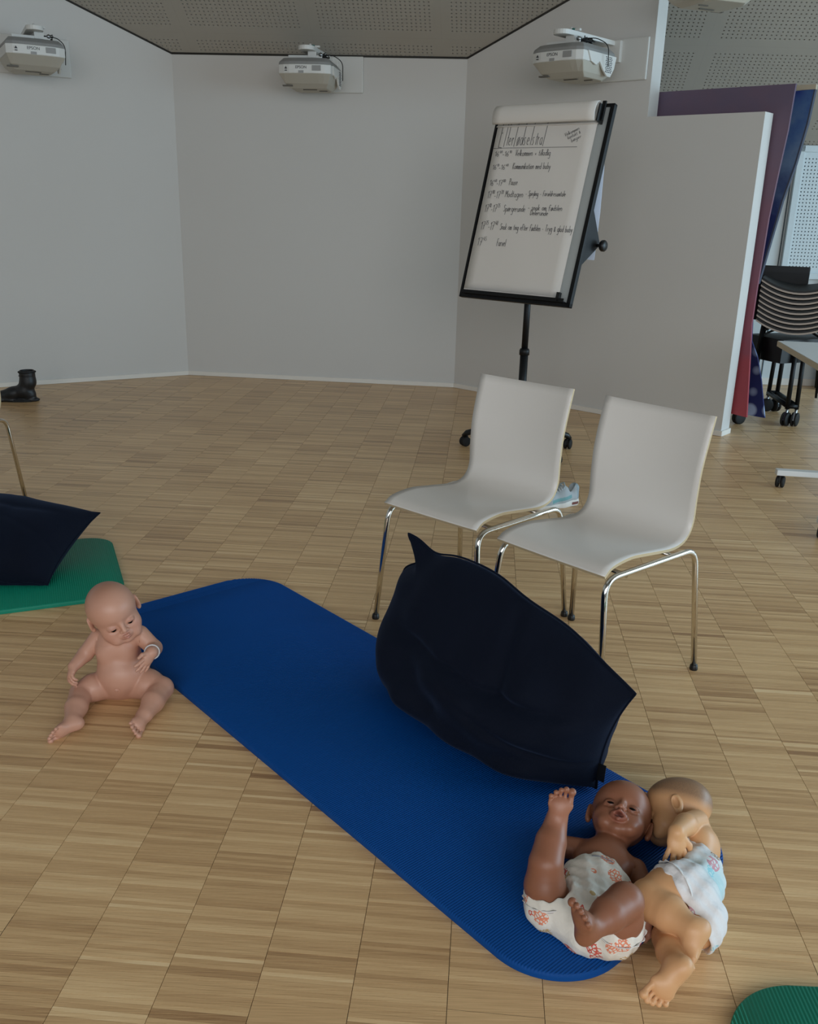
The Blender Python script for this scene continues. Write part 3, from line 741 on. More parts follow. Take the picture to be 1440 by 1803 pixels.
    loft('housing_base', [(-.125, .055, .0, .06), (-.10, .03, .01, .03), (-.045, .002, .033, .0)], P_BASE)
    # white scooped side with its vent
    mb = MB(); mb.prism([(-.50, .012), (-.46, -.045), (-.40, -.06), (-.36, -.035), (-.31, -.08), (-.26, -.11), (-.22, -.11), (-.18, -.06), (-.16, .012)], (0, 1, 0), (0, 0, 1), (1, 0, 0), (W / 2 - .002, 0, 0), .012)
    o_ = mb.build('side_panel', P_WHITE, r, bevel=.003); o_.location = (cx, -.03, 0)
    for i in range(4):
        for j in range(9):
            mb = MB() if (i == 0 and j == 0) else mb
            mb.box((W / 2 + .0105, -.285 + i * .02 + (j % 2) * .006, -.085 + j * .0105), (.002, .011, .0055))
    o_ = mb.build('side_vent', LOGO, r); o_.location = (cx, -.03, 0)
    yb = Y0 - .036 + .001
    mb = MB(); mb.box((.09, yb - .001, -.012), (.062, .003, .034)); mb.build('front_vent', VENT, r).location = (cx, 0, 0)
    mb = MB(); mb.box((-.018, yb - .001, -.036), (.036, .003, .016)); mb.build('receiver_window', VENT, r).location = (cx, 0, 0)
    text_mesh('EPSON', .026, LOGO, r, (-.018 + cx, yb - .0015, -.016))
    mb = MB(); mb.add([(-.135, yb - .001, -.018), (-.115, yb - .001, -.018), (-.125, yb - .001, -.002)], [(0, 1, 2)]); mb.box((-.125, yb - .0005, -.028), (.016, .003, .005)); mb.build('label_mark', LOGO, r).location = (cx, 0, 0)
    for c_, z_ in (((-.14, -.47, -.112), (.07, .03, .008)), ((.0, -.38, -.128), (.1, .012, .004)), ((.08, -.30, -.128), (.06, .01, .004))):
        mb = MB(); mb.box(c_, z_); mb.build('base_foot', mat('foot_grey', (96, 92, 84), .7), r).location = (cx, -.02, 0)
    return r
def place_on_wall(r, A, d, s, z, flip=1):
    p = A[:2] + d * s; r.location = (p[0], p[1], z); r.rotation_euler = (0, 0, math.atan2(d[1], d[0]))
pj = build_projector('white projector on a long arm on the right partition above the flip chart')
place_on_wall(pj, K2, dr, 1.19, 2.315)
pj2 = copy_tree(pj); pj2['label'] = 'white projector on the middle wall, tucked right below the ceiling edge'; place_on_wall(pj2, K1, dm, 1.20, 2.30)
pj3 = copy_tree(pj); pj3['label'] = 'white projector on the left wall, cut off by the left edge of the photo'; place_on_wall(pj3, L0, dl, .445, 2.325)

# ================================================================== MATS
def ribbed_mat_mesh(name, L, W, th, rc, pitch, amp, m):
    """mat lying along x, centred; fine ribs run across it"""
    xs = []; n = int(round(L / (pitch / 6))); mb_v = []; fs = []
    st_ = [-L / 2 + L * i / n for i in range(n + 1)]
    def hw(x):
        e = L / 2 - abs(x)
        if e >= rc: return W / 2
        q = rc - e; return W / 2 - rc + math.sqrt(max(rc * rc - q * q, 0))
    for i, x in enumerate(st_):
        w = max(hw(x), .004); z = th + amp * math.sin(2 * math.pi * (i + .5) / 6)
        zi = th - .003
        for y, zz in ((-w, 0.0005), (-w - .0005, th * .5), (-w + .0005, zi), (-w + .004, z), (w - .004, z), (w - .0005, zi), (w + .0005, th * .5), (w, .0005)): mb_v.append((x, y, zz))
    for i in range(n):
        a = i * 8; b = a + 8
        for k in range(8):
            k2_ = (k + 1) % 8; fs.append((a + k, b + k, b + k2_, a + k2_))
    fs.append(tuple(range(7, -1, -1))); fs.append(tuple(range(n * 8, n * 8 + 8)))
    me = bpy.data.meshes.new(name); me.from_pydata(mb_v, [], fs); me.update(); smooth(me)
    me.set_sharp_from_angle(angle=math.radians(60))
    return link(name, me, m)
BLUE = mat('blue_foam', (0, 68, 138), .62, mottle=.04, mscale=12, bump=(900, .25, .001), spec=.18)
GREEN = mat('green_foam', (2, 128, 102), .55, mottle=.04, mscale=12, bump=(900, .25, .001), spec=.35)
mdir = norm([.662, -.749]); mq = np.array([.749, .662])
mc = mdir * (-1.815) + mq * 1.42
o = ribbed_mat_mesh('exercise_mat', 2.10, .675, .017, .165, .0062, .0009, BLUE); o.location = (mc[0], mc[1], 0); o.rotation_euler = (0, 0, math.atan2(mdir[1], mdir[0]))
tag(o, 'long blue ribbed exercise mat lying under the big navy cushion', 'mat')
o = ribbed_mat_mesh('exercise_mat', 1.9, .66, .017, .11, .0075, .0006, GREEN)
gd = norm(np.array([-.92, -.39])) ; gq = np.array([gd[1], -gd[0]])
# long edges run roughly towards the left of the photo
tag(o, 'green ribbed exercise mat under the cushion at the left edge', 'mat', 'green exercise mats')
gc = np.array([-1.18, 3.36]) + gd * .93 + np.array([0, 0]); o.location = (gc[0], gc[1], 0); o.rotation_euler = (0, 0, math.atan2(gd[1], gd[0]))
g2 = ribbed_mat_mesh('exercise_mat', 1.9, .66, .017, .16, .0075, .0006, GREEN)
tag(g2, 'green exercise mat of which only a rounded corner shows at the bottom right', 'mat', 'green exercise mats')
g2.location = (1.535, 1.0, 0); g2.rotation_euler = (0, 0, math.radians(-1.5))

# ================================================================== CUSHIONS
NAVY = mat('navy_velour', (5, 12, 27), .85, mottle=.15, mscale=9, bump=(420, .35, .002), spec=.15)
_nb = NAVY.node_tree.nodes['Principled BSDF']; _nb.inputs['Sheen Weight'].default_value = .09; _nb.inputs['Sheen Tint'].default_value = (.25, .4, .8, 1); _nb.inputs['Sheen Roughness'].default_value = .5
def cushion(name, B0, B1, T1, T0, thick, label, seed=1, nu=72, nv=60, pinch=.07, sag=.35, floor_z=.018, lump=1.0, uneven=0.0, box=2.6, drop=.28, pu=None, bu=None, pt=None, ear=0.0):
    B0, B1, T1, T0 = [np.array(q, float) for q in (B0, B1, T1, T0)]
    nrm = norm(np.cross(B1 - B0, T0 - B0)); 
    if nrm[1] > 0: nrm = -nrm               # front side faces the camera side
    root = empty(name, (float((B0 + B1)[0] / 2), float((B0 + B1)[1] / 2), 0)); tag(root, label, 'cushion', 'navy blue floor cushions')
    off = np.array(root.location); vs = []; fs = []; rnd = random.Random(seed)
    ph = [rnd.uniform(0, 6) for _ in range(6)]
    def P(u, v, side):
        s, t = (u + 1) / 2, (v + 1) / 2
        p = (B0 * (1 - s) + B1 * s) * (1 - t) + (T0 * (1 - s) + T1 * s) * t
        du = (B1 - B0) * .5; dv = (T0 - B0 + T1 - B1) * .25
        # seams draw in between the corners
        p = p - dv * v * (pinch if (v < 0 or pt is None) else pt) * 2 * (1 - u * u) ** 1.0 * (abs(v) ** 3) - du * u * (pinch if pu is None else pu) * 1.6 * (1 - v * v) * (abs(u) ** 3)
        if ear:
            p = p + du * .15 * ear * math.exp(-((v - .72) / .16) ** 2) * max(0, -u) ** 3 - dv * .15 * ear * math.exp(-((u + .72) / .16) ** 2) * max(0, v) ** 3
        e = max(0, (1 - abs(u) ** (bu or box))) ** .62 * max(0, (1 - abs(v) ** box)) ** .55
        vv = v - .0
        bulge = thick * e * (1 + sag * (-vv) * .6 + uneven * u)
        n1 = noise.noise(Vector((u * 1.7 + ph[0], v * 1.7 + ph[1], side * 3.1)))
        n2 = noise.noise(Vector((u * 4 + ph[2], v * 2.2 + ph[3], side * 5.3 + 2)))
        # long soft folds running from one corner
        fold = math.exp(-((v - .35 * u - .30 + .1 * math.sin(3 * u)) / .07) ** 2) * (1 - u * u) * .35 + math.exp(-((v + .5 * u - .1) / .06) ** 2) * max(0, u + .2) * .25
        crease = math.exp(-((u - .08 * math.sin(4 * v) - .18) / .05) ** 2) * max(0, v) * .6
        bulge *= (1 + lump * (.16 * n1 + .08 * n2) - lump * .22 * fold - lump * .18 * crease)
        edge_w = (abs(u) ** 6 + abs(v) ** 6) * .5
        p = p + nrm * bulge * side + nrm * .010 * math.sin(9 * u + ph[4]) * abs(v) ** 4 * (1 - u * u)
        p = p + np.array([0, 0, -1]) * thick * sag * drop * e
        if p[2] < floor_z + .003:
            p[2] = floor_z + .003 + .002 * (p[2] - floor_z) / (1 + abs(p[2]))
        return p - off
    idx = {}
    for side in (1, -1):
        for j in range(nv + 1):
            for i in range(nu + 1):
                border = i in (0, nu) or j in (0, nv)
                if side == -1 and border: idx[i, j, -1] = idx[i, j, 1]; continue
                u = -1 + 2 * i / nu; v = -1 + 2 * j / nv
                u = math.copysign(1 - (1 - abs(u)) ** 1.25, u); v = math.copysign(1 - (1 - abs(v)) ** 1.25, v)
                idx[i, j, side] = len(vs); vs.append(tuple(P(u, v, side)))
    for side in (1, -1):
        for j in range(nv):
            for i in range(nu):
                q = (idx[i, j, side], idx[i + 1, j, side], idx[i + 1, j + 1, side], idx[i, j + 1, side]); fs.append(q if side == 1 else q[::-1])
    mb = MB(); mb.add(vs, fs, True); cover = mb.build('cover', NAVY, root)
    md = cover.modifiers.new('s', 'SUBSURF'); md.levels = 1; md.render_levels = 1
    # seam welt around the edge
    ring = [vs[idx[i, 0, 1]] for i in range(nu)] + [vs[idx[nu, j, 1]] for j in range(nv)] + [vs[idx[i, nv, 1]] for i in range(nu, 0, -1)] + [vs[idx[0, j, 1]] for j in range(nv, 0, -1)]
    mb = MB(); mb.tube(ring, .003, 6, closed=True); mb.build('seam', NAVY, root)
    return root, vs, idx, nu, nv, nrm
B0 = at(664, 1150, .10); B1 = at(1050, 1388, .025); T1 = at(1119, 1222, .30); T0 = at(718, 938, .50)
big, cv, ci, cnu, cnv, cn = cushion('floor_cushion', B0, B1, T1, T0, .205, 'big navy cushion propped on the blue mat against the chairs', seed=4, sag=.55, pinch=-.05, pt=-.15, pu=.035, ear=1.0, bu=2.3, uneven=.05, box=3.0, drop=.5, lump=1.9)
# sewn label near the lower right corner
v0 = np.array(cv[ci[cnu, 8, 1]]); v1 = np.array(cv[ci[cnu, 14, 1]])
mb = MB(); d_ = norm(v1 - v0); out_ = norm(np.cross(d_, cn)); out_ = out_ if out_[0] > 0 else -out_
mb.box(v0 + d_ * .02 + out_ * .010 + cn * .004, (.022, .045, .0015), np.array([out_, d_, cn]).T); tg = mb.build('care_label', mat('black_satin', (10, 10, 10), .4), big)
lp, *_ = cushion('floor_cushion', at(-190, 1035, .05), at(84, 1030, .03), at(176, 903, .20), at(-140, 850, .24), .13, 'navy cushion resting on the green mat at the left edge', seed=9, sag=.2, pinch=.06, lump=.5)

# ================================================================== SCULPTED FORMS (signed distance fields meshed here)
class SDF:
    def __init__(s, lo, hi, vox):
        s.lo = np.array(lo, float); s.vox = vox; s.n = np.ceil((np.array(hi) - s.lo) / vox).astype(int) + 1
        s.D = np.full(tuple(s.n), .05, np.float32)
        s.ax = [s.lo[i] + vox * np.arange(s.n[i], dtype=np.float64) for i in range(3)]
    def region(s, lo, hi, pad):
        a = np.maximum(np.floor((np.array(lo) - pad - s.lo) / s.vox).astype(int), 0); b = np.minimum(np.ceil((np.array(hi) + pad - s.lo) / s.vox).astype(int) + 1, s.n)
        if np.any(b <= a): return None
        sl = tuple(slice(a[i], b[i]) for i in range(3))
        X, Y, Z = np.meshgrid(*[s.ax[i][sl[i]].astype(np.float32) for i in range(3)], indexing='ij', sparse=True)
        return sl, X, Y, Z
    def combine(s, sl, d, k, op):
        A = s.D[sl]
        if op == 'add':
            h = np.clip(.5 + .5 * (A - d) / k, 0, 1); R = A * (1 - h) + d * h - k * h * (1 - h)
        elif op == 'sub':
            h = np.clip(.5 - .5 * (A + d) / k, 0, 1); R = A * (1 - h) - d * h + k * h * (1 - h)
        s.D[sl] = R.astype(np.float32)
    def cone(s, a, b, ra, rb, k=.006, op='add'):
        a = np.array(a, float); b = np.array(b, float); r = max(ra, rb)
        g = s.region(np.minimum(a, b) - r, np.maximum(a, b) + r, k + 3 * s.vox)
        if g is None: return
        sl, X, Y, Z = g; d = b - a; L2 = d @ d + 1e-12
        px, py, pz = X - a[0], Y - a[1], Z - a[2]
        t = np.clip((px * d[0] + py * d[1] + pz * d[2]) / L2, 0, 1)
        q = np.sqrt((px - t * d[0]) ** 2 + (py - t * d[1]) ** 2 + (pz - t * d[2]) ** 2) - (ra + (rb - ra) * t)
        s.combine(sl, q, k, op)
    def begin(s): s.keep = s.D; s.D = np.full_like(s.D, .05)
    def end(s, k=.004):
        A, B_ = s.keep, s.D; h = np.clip(.5 + .5 * (A - B_) / k, 0, 1); s.D = (A * (1 - h) + B_ * h - k * h * (1 - h)).astype(np.float32)
    def chain(s, pts, rs, k=.006, op='add'):
        for i in range(len(pts) - 1): s.cone(pts[i], pts[i + 1], rs[i], rs[i + 1], k, op)
    def ell(s, c, r, R=None, k=.006, op='add'):
        c = np.array(c, float); r = np.array(r, float); R = np.eye(3) if R is None else np.array(R, float)   # columns = local axes
        e = np.sqrt(((R * r) ** 2).sum(1))
        g = s.region(c - e, c + e, k + 3 * s.vox)
        if g is None: return
        sl, X, Y, Z = g; px, py, pz = X - c[0], Y - c[1], Z - c[2]
        q0 = 0; q1 = 0
        for i in range(3):
            l = (px * R[0, i] + py * R[1, i] + pz * R[2, i]); q0 = q0 + (l / r[i]) ** 2; q1 = q1 + (l / r[i] ** 2) ** 2
        k0 = np.sqrt(q0); d = k0 * (k0 - 1) / (np.sqrt(q1) + 1e-9)
        s.combine(sl, d, k, op)
    def mesh(s, name, color=None, smooth_it=1):
        D = s.D; I = D < 0
        n = D.shape
        c = [I[i:n[0] - 1 + i, j:n[1] - 1 + j, k:n[2] - 1 + k] for i in (0, 1) for j in (0, 1) for k in (0, 1)]
        cnt = sum(x.astype(np.int8) for x in c); cells_ = (cnt > 0) & (cnt < 8)
        ids = np.argwhere(cells_); vid = np.full(cells_.shape, -1, np.int32); vid[cells_] = np.arange(len(ids))
        P = np.zeros((len(ids), 3)); W = np.zeros(len(ids)); off = [(i, j, k) for i in (0, 1) for j in (0, 1) for k in (0, 1)]
        val = {o_: D[ids[:, 0] + o_[0], ids[:, 1] + o_[1], ids[:, 2] + o_[2]].astype(float) for o_ in off}
        for o_ in off:
            for ax in range(3):
                if o_[ax] == 0:
                    o2 = list(o_); o2[ax] = 1; o2 = tuple(o2); a = val[o_]; b = val[o2]; m = (a < 0) != (b < 0)
                    t = a[m] / (a[m] - b[m]); q = np.tile(np.array(o_, float), (m.sum(), 1)); q[:, ax] += t; P[m] += q; W[m] += 1
        P = (P / W[:, None] + ids) * s.vox + s.lo
        F = []
        for ax in range(3):
            sl0 = [slice(None)] * 3; sl1 = [slice(None)] * 3; sl0[ax] = slice(0, -1); sl1[ax] = slice(1, None)
            a = I[tuple(sl0)]; b = I[tuple(sl1)]; e = np.argwhere(a != b); u, v = [(1, 2), (2, 0), (0, 1)][ax]
            e = e[(e[:, u] > 0) & (e[:, v] > 0) & (e[:, u] < n[u] - 1) & (e[:, v] < n[v] - 1)]
            def g(du, dv):
                q = e.copy(); q[:, u] += du; q[:, v] += dv; return vid[q[:, 0], q[:, 1], q[:, 2]]
            quad = np.stack([g(-1, -1), g(0, -1), g(0, 0), g(-1, 0)], 1); flip = ~a[e[:, 0], e[:, 1], e[:, 2]]
            quad[flip] = quad[flip][:, ::-1]; F.append(quad)
        F = np.concatenate(F)
        for _ in range(smooth_it):       # light laplacian relax
            E_ = np.concatenate([F[:, [0, 1]], F[:, [1, 2]], F[:, [2, 3]], F[:, [3, 0]]]); E_ = np.concatenate([E_, E_[:, ::-1]])
            S = np.zeros_like(P); C_ = np.bincount(E_[:, 0], minlength=len(P)).astype(float)
            for ax in range(3): S[:, ax] = np.bincount(E_[:, 0], weights=P[E_[:, 1], ax], minlength=len(P))
            P = P * .5 + .5 * S / np.maximum(C_, 1)[:, None]
        me = bpy.data.meshes.new(name); me.vertices.add(len(P)); me.vertices.foreach_set('co', P.ravel())
        me.loops.add(len(F) * 4); me.loops.foreach_set('vertex_index', F.ravel()); me.polygons.add(len(F))
        me.polygons.foreach_set('loop_start', np.arange(0, len(F) * 4, 4)); me.update(calc_edges=True); me.validate(); smooth(me)
        if color is not None:
            Cc = color(P); at_ = me.color_attributes.new('tint', 'FLOAT_COLOR', 'POINT'); at_.data.foreach_set('color', np.c_[Cc, np.ones(len(P))].ravel())
        return me

def frame(f, u):
    """columns: right (x), forward (y), up (z) for a head looking along f with crown along u"""
    f = norm(f); u = np.array(u, float); u = norm(u - f * (u @ f)); r = np.cross(f, u); return np.array([r, f, u]).T
def head(S, c, R, s=1.0, mouth_open=False, look='smirk'):
    """newborn doll head; c = centre of the skull"""
    c = np.array(c, float)
    def L(x, y, z): return c + R @ (np.array([x, y, z]) * s)
    e = lambda p, r, k=.008, op='add', RR=None: S.ell(L(*p), np.array(r) * s, R if RR is None else RR, k * s, op)
    e((0, -.010, .012), (.056, .066, .056), .01)
    e((0, .012, .022), (.050, .052, .046), .02)          # forehead
    e((0, .022, -.022), (.046, .040, .038), .015)         # face
    for sx in (-1, 1):
        e((sx * .026, .036, -.030), (.021, .021, .021), .014)      # cheeks
        e((sx * .022, .050, -.046), (.014, .013, .012), .012)
    e((0, .050, -.053), (.013, .013, .011), .010)         # chin
    for sx in (-1, 1):
        e((sx * .0215, .0695, -.005), (.0125, .009, .0085), .014, 'sub')   # eye hollows
        e((sx * .0215, .0520, -.0065), (.0120, .0098, .0090), .003)         # lids
        # slit of the eye
        S.chain([L(sx * .0135, .0628, -.0088), L(sx * .0215, .0640, -.0100), L(sx * .0295, .0592, -.0080)], [.0009 * s, .0017 * s, .0009 * s], .0012 * s, 'sub')
        S.chain([L(sx * .0135, .0600, -.0142), L(sx * .0215, .0605, -.0165), L(sx * .029, .0565, -.0145)], [.0006 * s] * 3, .005 * s, 'sub')  # crease under the eye
    S.cone(L(0, .060, .000), L(0, .0700, -.0165), .0042 * s, .0062 * s, .007 * s)      # nose
    for sx in (-1, 1):
        e((sx * .0068, .0665, -.0195), (.0048, .0050, .0042), .0035)
        e((sx * .0038, .0705, -.0232), (.0019, .0022, .0017), .0015, 'sub')
    # mouth
    if mouth_open:
        e((0, .064, -.0345), (.0165, .0095, .0105), .005)
        S.chain([L(-.012, .0665, -.0325), L(0, .0745, -.0305), L(.012, .0665, -.0325)], [.0028 * s, .0042 * s, .0028 * s], .003 * s)
        S.chain([L(-.012, .0655, -.037), L(0, .0695, -.0435), L(.012, .0655, -.037)], [.0024 * s, .0040 * s, .0024 * s], .003 * s)
        e((0, .073, -.0365), (.0095, .0085, .0042), .002, 'sub')
    else:
        e((0, .060, -.035), (.016, .009, .010), .006)
        S.chain([L(-.0125, .0650, -.0345), L(-.004, .0700, -.0315), L(0, .0695, -.0325), L(.004, .0700, -.0315), L(.0125, .0650, -.0345)], [.0014 * s, .0028 * s, .0024 * s, .0028 * s, .0014 * s], .002 * s)
        S.chain([L(-.009, .0650, -.0385), L(0, .0680, -.0400), L(.009, .0650, -.0385)], [.0018 * s, .0032 * s, .0018 * s], .002 * s)
        S.chain([L(-.014, .0670, -.0358), L(0, .0735, -.0360), L(.014, .0670, -.0358)], [.0008 * s] * 3, .0012 * s, 'sub')
    for sx in (-1, 1):                                    # ears
        a = math.radians(20) * sx; Ra = R @ np.array([[math.cos(a), math.sin(a), 0], [-math.sin(a), math.cos(a), 0], [0, 0, 1]])
        e((sx * .0592, -.003, -.006), (.0060, .0125, .0200), .002, 'add', Ra)
        e((sx * .0658, -.001, -.005), (.0075, .0080, .0140), .0010, 'sub', Ra)
        e((sx * .0575, .001, -.022), (.0045, .006, .006), .004, 'add', Ra)
    return L
def hand(S, w, d, n, s=1.0, curl=.5, side=1, spread=1.0, thumb=.6):
    """w wrist, d finger direction, n back-of-hand normal, side +1 when the thumb lies on cross(d,n)"""
    d = norm(d); n = np.array(n, float); n = norm(n - d * (n @ d)); x = np.cross(d, n) * side   # x points to the thumb side
    w = np.array(w, float); B = np.array([x, d, n]).T
    S.ell(w + d * .017 * s, np.array([.0165, .020, .0095]) * s, B, .006 * s)
    S.ell(w + d * .014 * s + x * .008 * s - n * .003 * s, np.array([.009, .013, .008]) * s, B, .005 * s)
    for k, (o_, L) in enumerate(((.0125, .026), (.0045, .029), (-.0040, .027), (-.0120, .021))):
        L = L * s; a = spread * (.22 - .16 * k)
        dd = norm(d + x * a); p = w + d * .031 * s * (1 - .08 * abs(k - 1.2)) + x * o_ * s; c1 = curl * .45; c2 = curl * .95; c3 = curl * 1.3
        seg = []
        for ang, l in ((c1, .42), (c2, .32), (c3, .26)):
            q = dd * math.cos(ang) - n * math.sin(ang); seg.append(p); p = p + q * L * l
        seg.append(p); r = .0048 * s * (1 - .06 * k)
        S.chain(seg, [r * 1.08, r, r * .92, r * .80], .0016 * s)
    p = w + d * .010 * s + x * .013 * s; q1 = p + norm(x * .8 + d * .8 - n * .2 * thumb) * .014 * s; q2 = q1 + norm(x * .3 + d * 1 - n * .5 * thumb) * .012 * s
    S.chain([p, q1, q2], [.0062 * s, .0052 * s, .0042 * s], .003 * s)
def foot(S, a, d, dn, s=1.0, side=1, toe_curl=.15):
    """a ankle, d toe direction, dn direction of the sole, side: big toe on cross(d,dn)*side"""
    d = norm(d); dn = np.array(dn, float); dn = norm(dn - d * (dn @ d)); x = np.cross(d, dn) * side; a = np.array(a, float); B = np.array([x, d, dn]).T
    S.ell(a + dn * .012 * s - d * .008 * s, np.array([.0155, .0170, .0155]) * s, B, .010 * s)      # heel
    S.ell(a + dn * .013 * s + d * .018 * s, np.array([.0170, .026, .0130]) * s, B, .010 * s)
    S.ell(a + dn * .016 * s + d * .034 * s + x * .001 * s, np.array([.0220, .0150, .0105]) * s, B, .008 * s)       # ball
    S.cone(a, a + d * .024 * s + dn * .010 * s, .0155 * s, .012 * s, .010 * s)
    for k in range(5):
        o_ = (.0165, .0062, -.0023, -.0105, -.0180)[k]; L = (.0120, .0120, .0110, .0098, .0080)[k]; r = (.0072, .0050, .0048, .0047, .0046)[k]
        p = a + dn * .0180 * s + d * (.0470, .0500, .0480, .0440, .0385)[k] * s + x * o_ * s
        S.chain([p - d * .006 * s, p + d * L * .45 * s, p + d * L * s + dn * toe_curl * .02 * s], [r * .70 * s, r * .66 * s, r * s], .0012 * s)
DOLLS = {}
def blendcol(P, base, spots):
    """base colour plus local paint spots: (centre, radius, colour, strength)"""
    C_ = np.tile(np.array(lin(base)), (len(P), 1))
    for c, r, col, a in spots:
        w = a * np.exp(-(((P - np.array(c)) ** 2).sum(1) / (r * r)) ** 1.5); C_ = C_ * (1 - w[:, None]) + np.array(lin(col)) * w[:, None]
    return C_
def doll_bounds(pts, pad):
    A = np.array(pts); return A.min(0) - pad, A.max(0) + pad
def eyes(root, off, L, R, s, m):
    for sx in (-1, 1):
        mb = MB(); pts_ = [L(sx * .0150, .0606, -.0089), L(sx * .0190, .0618, -.0098), L(sx * .0225, .0614, -.0101), L(sx * .0268, .0592, -.0090)]
        mb.tube([p - off for p in pts_], [.0009 * s, .0021 * s, .0022 * s, .0010 * s], 8); mb.build('eye', m, root)
EYE_M = mat('dark_doll_eye', (12, 8, 7), .8, spec=.1)
SKIN = attr_mat('vinyl_skin', .42, bump=(300, .06, .001), spec=.45)

# ---- doll sitting on the parquet
def doll_sitting():
    F0 = at(212, 1238); Y = F0[1]; s = 1.2
    hip = at_y(212, 1196, Y + .055); belly = at_y(216, 1186, Y + .040); chest = at_y(207, 1140, Y + .050); neck = at_y(204, 1116, Y + .055)
    hc = at_y(199, 1076, Y + .045)
    root = empty('baby_doll', (F0[0], F0[1], 0)); tag(root, 'bare light-skinned baby doll sitting on the parquet beside the blue mat', 'doll')
    shL = at_y(174, 1122, Y + .055); shR = at_y(246, 1117, Y + .055)
    elL = at_y(150, 1152, Y + .035); wrL = at_y(130, 1173, Y - .010)
    elR = at_y(271, 1141, Y + .050); wrR = at_y(267, 1149, Y - .010)
    knL = at(143, 1220, .040); anL = at(127, 1270, .030)
    knR = at(285, 1212, .045); anR = at(256, 1258, .030)
    lo, hi = doll_bounds([hip, hc, wrL, wrR, knL, knR, anL, anR, elR], .105); lo[2] = -.004
    S = SDF(lo, hi, .0016)
    fwd = norm(np.array([F0[0] * -1.0 - .0, -1.0, 0]) * [0.25, 1, 1]); up = norm(chest - hip); rx = norm(np.cross(fwd, up)) ; rx = rx if rx[0] > 0 else -rx
    B = np.array([rx, norm(np.cross(up, rx)), up]).T
    S.ell(hip + np.array([0, .0, -.004]), (.072, .058, .058), B, .01)
    S.ell(belly + up * .004, (.0735, .066, .068), B, .02)
    S.ell(chest, (.064, .050, .060), B, .03)
    for k in (-1, 1): S.ell(chest + rx * k * .028 + B[:, 1] * (-.030 if B[:, 1][1] > 0 else .030) * 1.0 + up * -.002, (.024, .018, .022), B, .02)
    S.cone(chest + up * .02, neck + up * .012, .046, .034, .02)
    S.ell(shL + rx * .014, (.030, .028, .026), B, .012); S.ell(shR - rx * .014, (.030, .028, .026), B, .012)
    # arms
    S.begin(); S.chain([shL, elL, wrL], [.0265, .0225, .0165], .006)
    hand(S, wrL, wrL - elL + np.array([0.01, -.01, -.03]), camvec(-.8, -.2, .6), 1.08, 1.25, 1, .6, 1.6); S.end(.003); S.begin()
    S.chain([shR, elR, wrR], [.0265, .0235, .0175], .006)
    hand(S, wrR, camvec(-.35, .75, .45), camvec(.75, .25, .6), 1.12, .30, 1, 1.3, .3); S.end(.003)
    # legs
    hL = hip - rx * .036 + np.array([0, -.01, -.008]); hR = hip + rx * .036 + np.array([0, -.01, -.008])
    S.begin(); S.chain([hL, hL * .45 + knL * .55 + [0, 0, .004], knL, knL * .45 + anL * .55 + [0, 0, .002], anL], [.044, .0405, .032, .031, .021], .007)
    foot(S, anL, camvec(-.62, .55, .35) * [1, 1, .0] + np.array([0, 0, -.02]), np.array([.50, -.72, -.30]), 1.15, -1); S.end(.006); S.begin()
    S.chain([hR, hR * .45 + knR * .55 + [0, 0, .004], knR, knR * .45 + anR * .55 + [0, 0, .002], anR], [.047, .0445, .033, .032, .0215], .007)
    foot(S, anR, np.array([.10, -.9, .05]), np.array([-.75, -.1, -.55]), 1.12, 1); S.end(.006)
    # folds, navel, groin line
    nv_ = belly + up * -.022 - rx * .012 + fwd * .0625; S.ell(nv_, (.0085, .005, .0075), B, .002, 'sub'); S.ell(nv_ - fwd * .004, (.0050, .0050, .0042), B, .002)
    # shoulder joint seams
    for sh, sx in ((shL, -1), (shR, 1)):
        c_ = sh - rx * sx * .000; pts_ = [c_ + (up * math.cos(a) + fwd * math.sin(a)) * .0285 for a in np.linspace(-2.2, 2.2, 12)]
        S.chain(pts_, [.0013] * 12, .0015, 'sub')
    f = camvec(.54, .40, .74); e_ = np.array([27, -16.0, -13.3]); uvec = np.cross(norm(e_), norm(np.array([.54, .40, .74])))
    uw = camvec(*uvec); 
    if uw[2] < 0: uw = -uw
    R = frame(f, uw); L = head(S, hc, R, s)
    base = (196, 148, 126)
    sp = [(L(0, .068, -.036), .014, (176, 112, 100), .55), (L(-.028, .045, -.03), .022, (200, 134, 116), .4), (L(.028, .045, -.03), .022, (200, 134, 116), .4), (L(0, -.02, .055), .055, (156, 104, 78), .55),
          (knL, .03, (206, 158, 142), .5), (knR, .03, (206, 158, 142), .5), (L(-.0215, .06, -.006), .010, (170, 116, 100), .5), (L(.0215, .06, -.006), .010, (170, 116, 100), .5), (L(-.004, .072, -.024), .004, (110, 64, 54), .6), (L(.004, .072, -.024), .004, (110, 64, 54), .6)]
    me = S.mesh('body', lambda P: blendcol(P, base, sp)); off = np.array(root.location)
    o = link('body', me, SKIN, root); o.location = tuple(-off)
    eyes(root, off, L, R, s, EYE_M)
    # translucent wrist band
    wd = norm(wrR - elR); mb = MB(); u1 = norm(np.cross(wd, [0, 0, 1])); u2 = np.cross(wd, u1)
    c_ = wrR - wd * .008
    mb.tube([c_ + (u1 * math.cos(a) + u2 * math.sin(a)) * .0205 - off for a in np.linspace(0, 2 * math.pi, 20)[:-1]], .0022, 8, closed=True); mb.build('wrist_band', mat('milky_plastic', (205, 205, 205), .3), root)
    return root
doll_sitting()

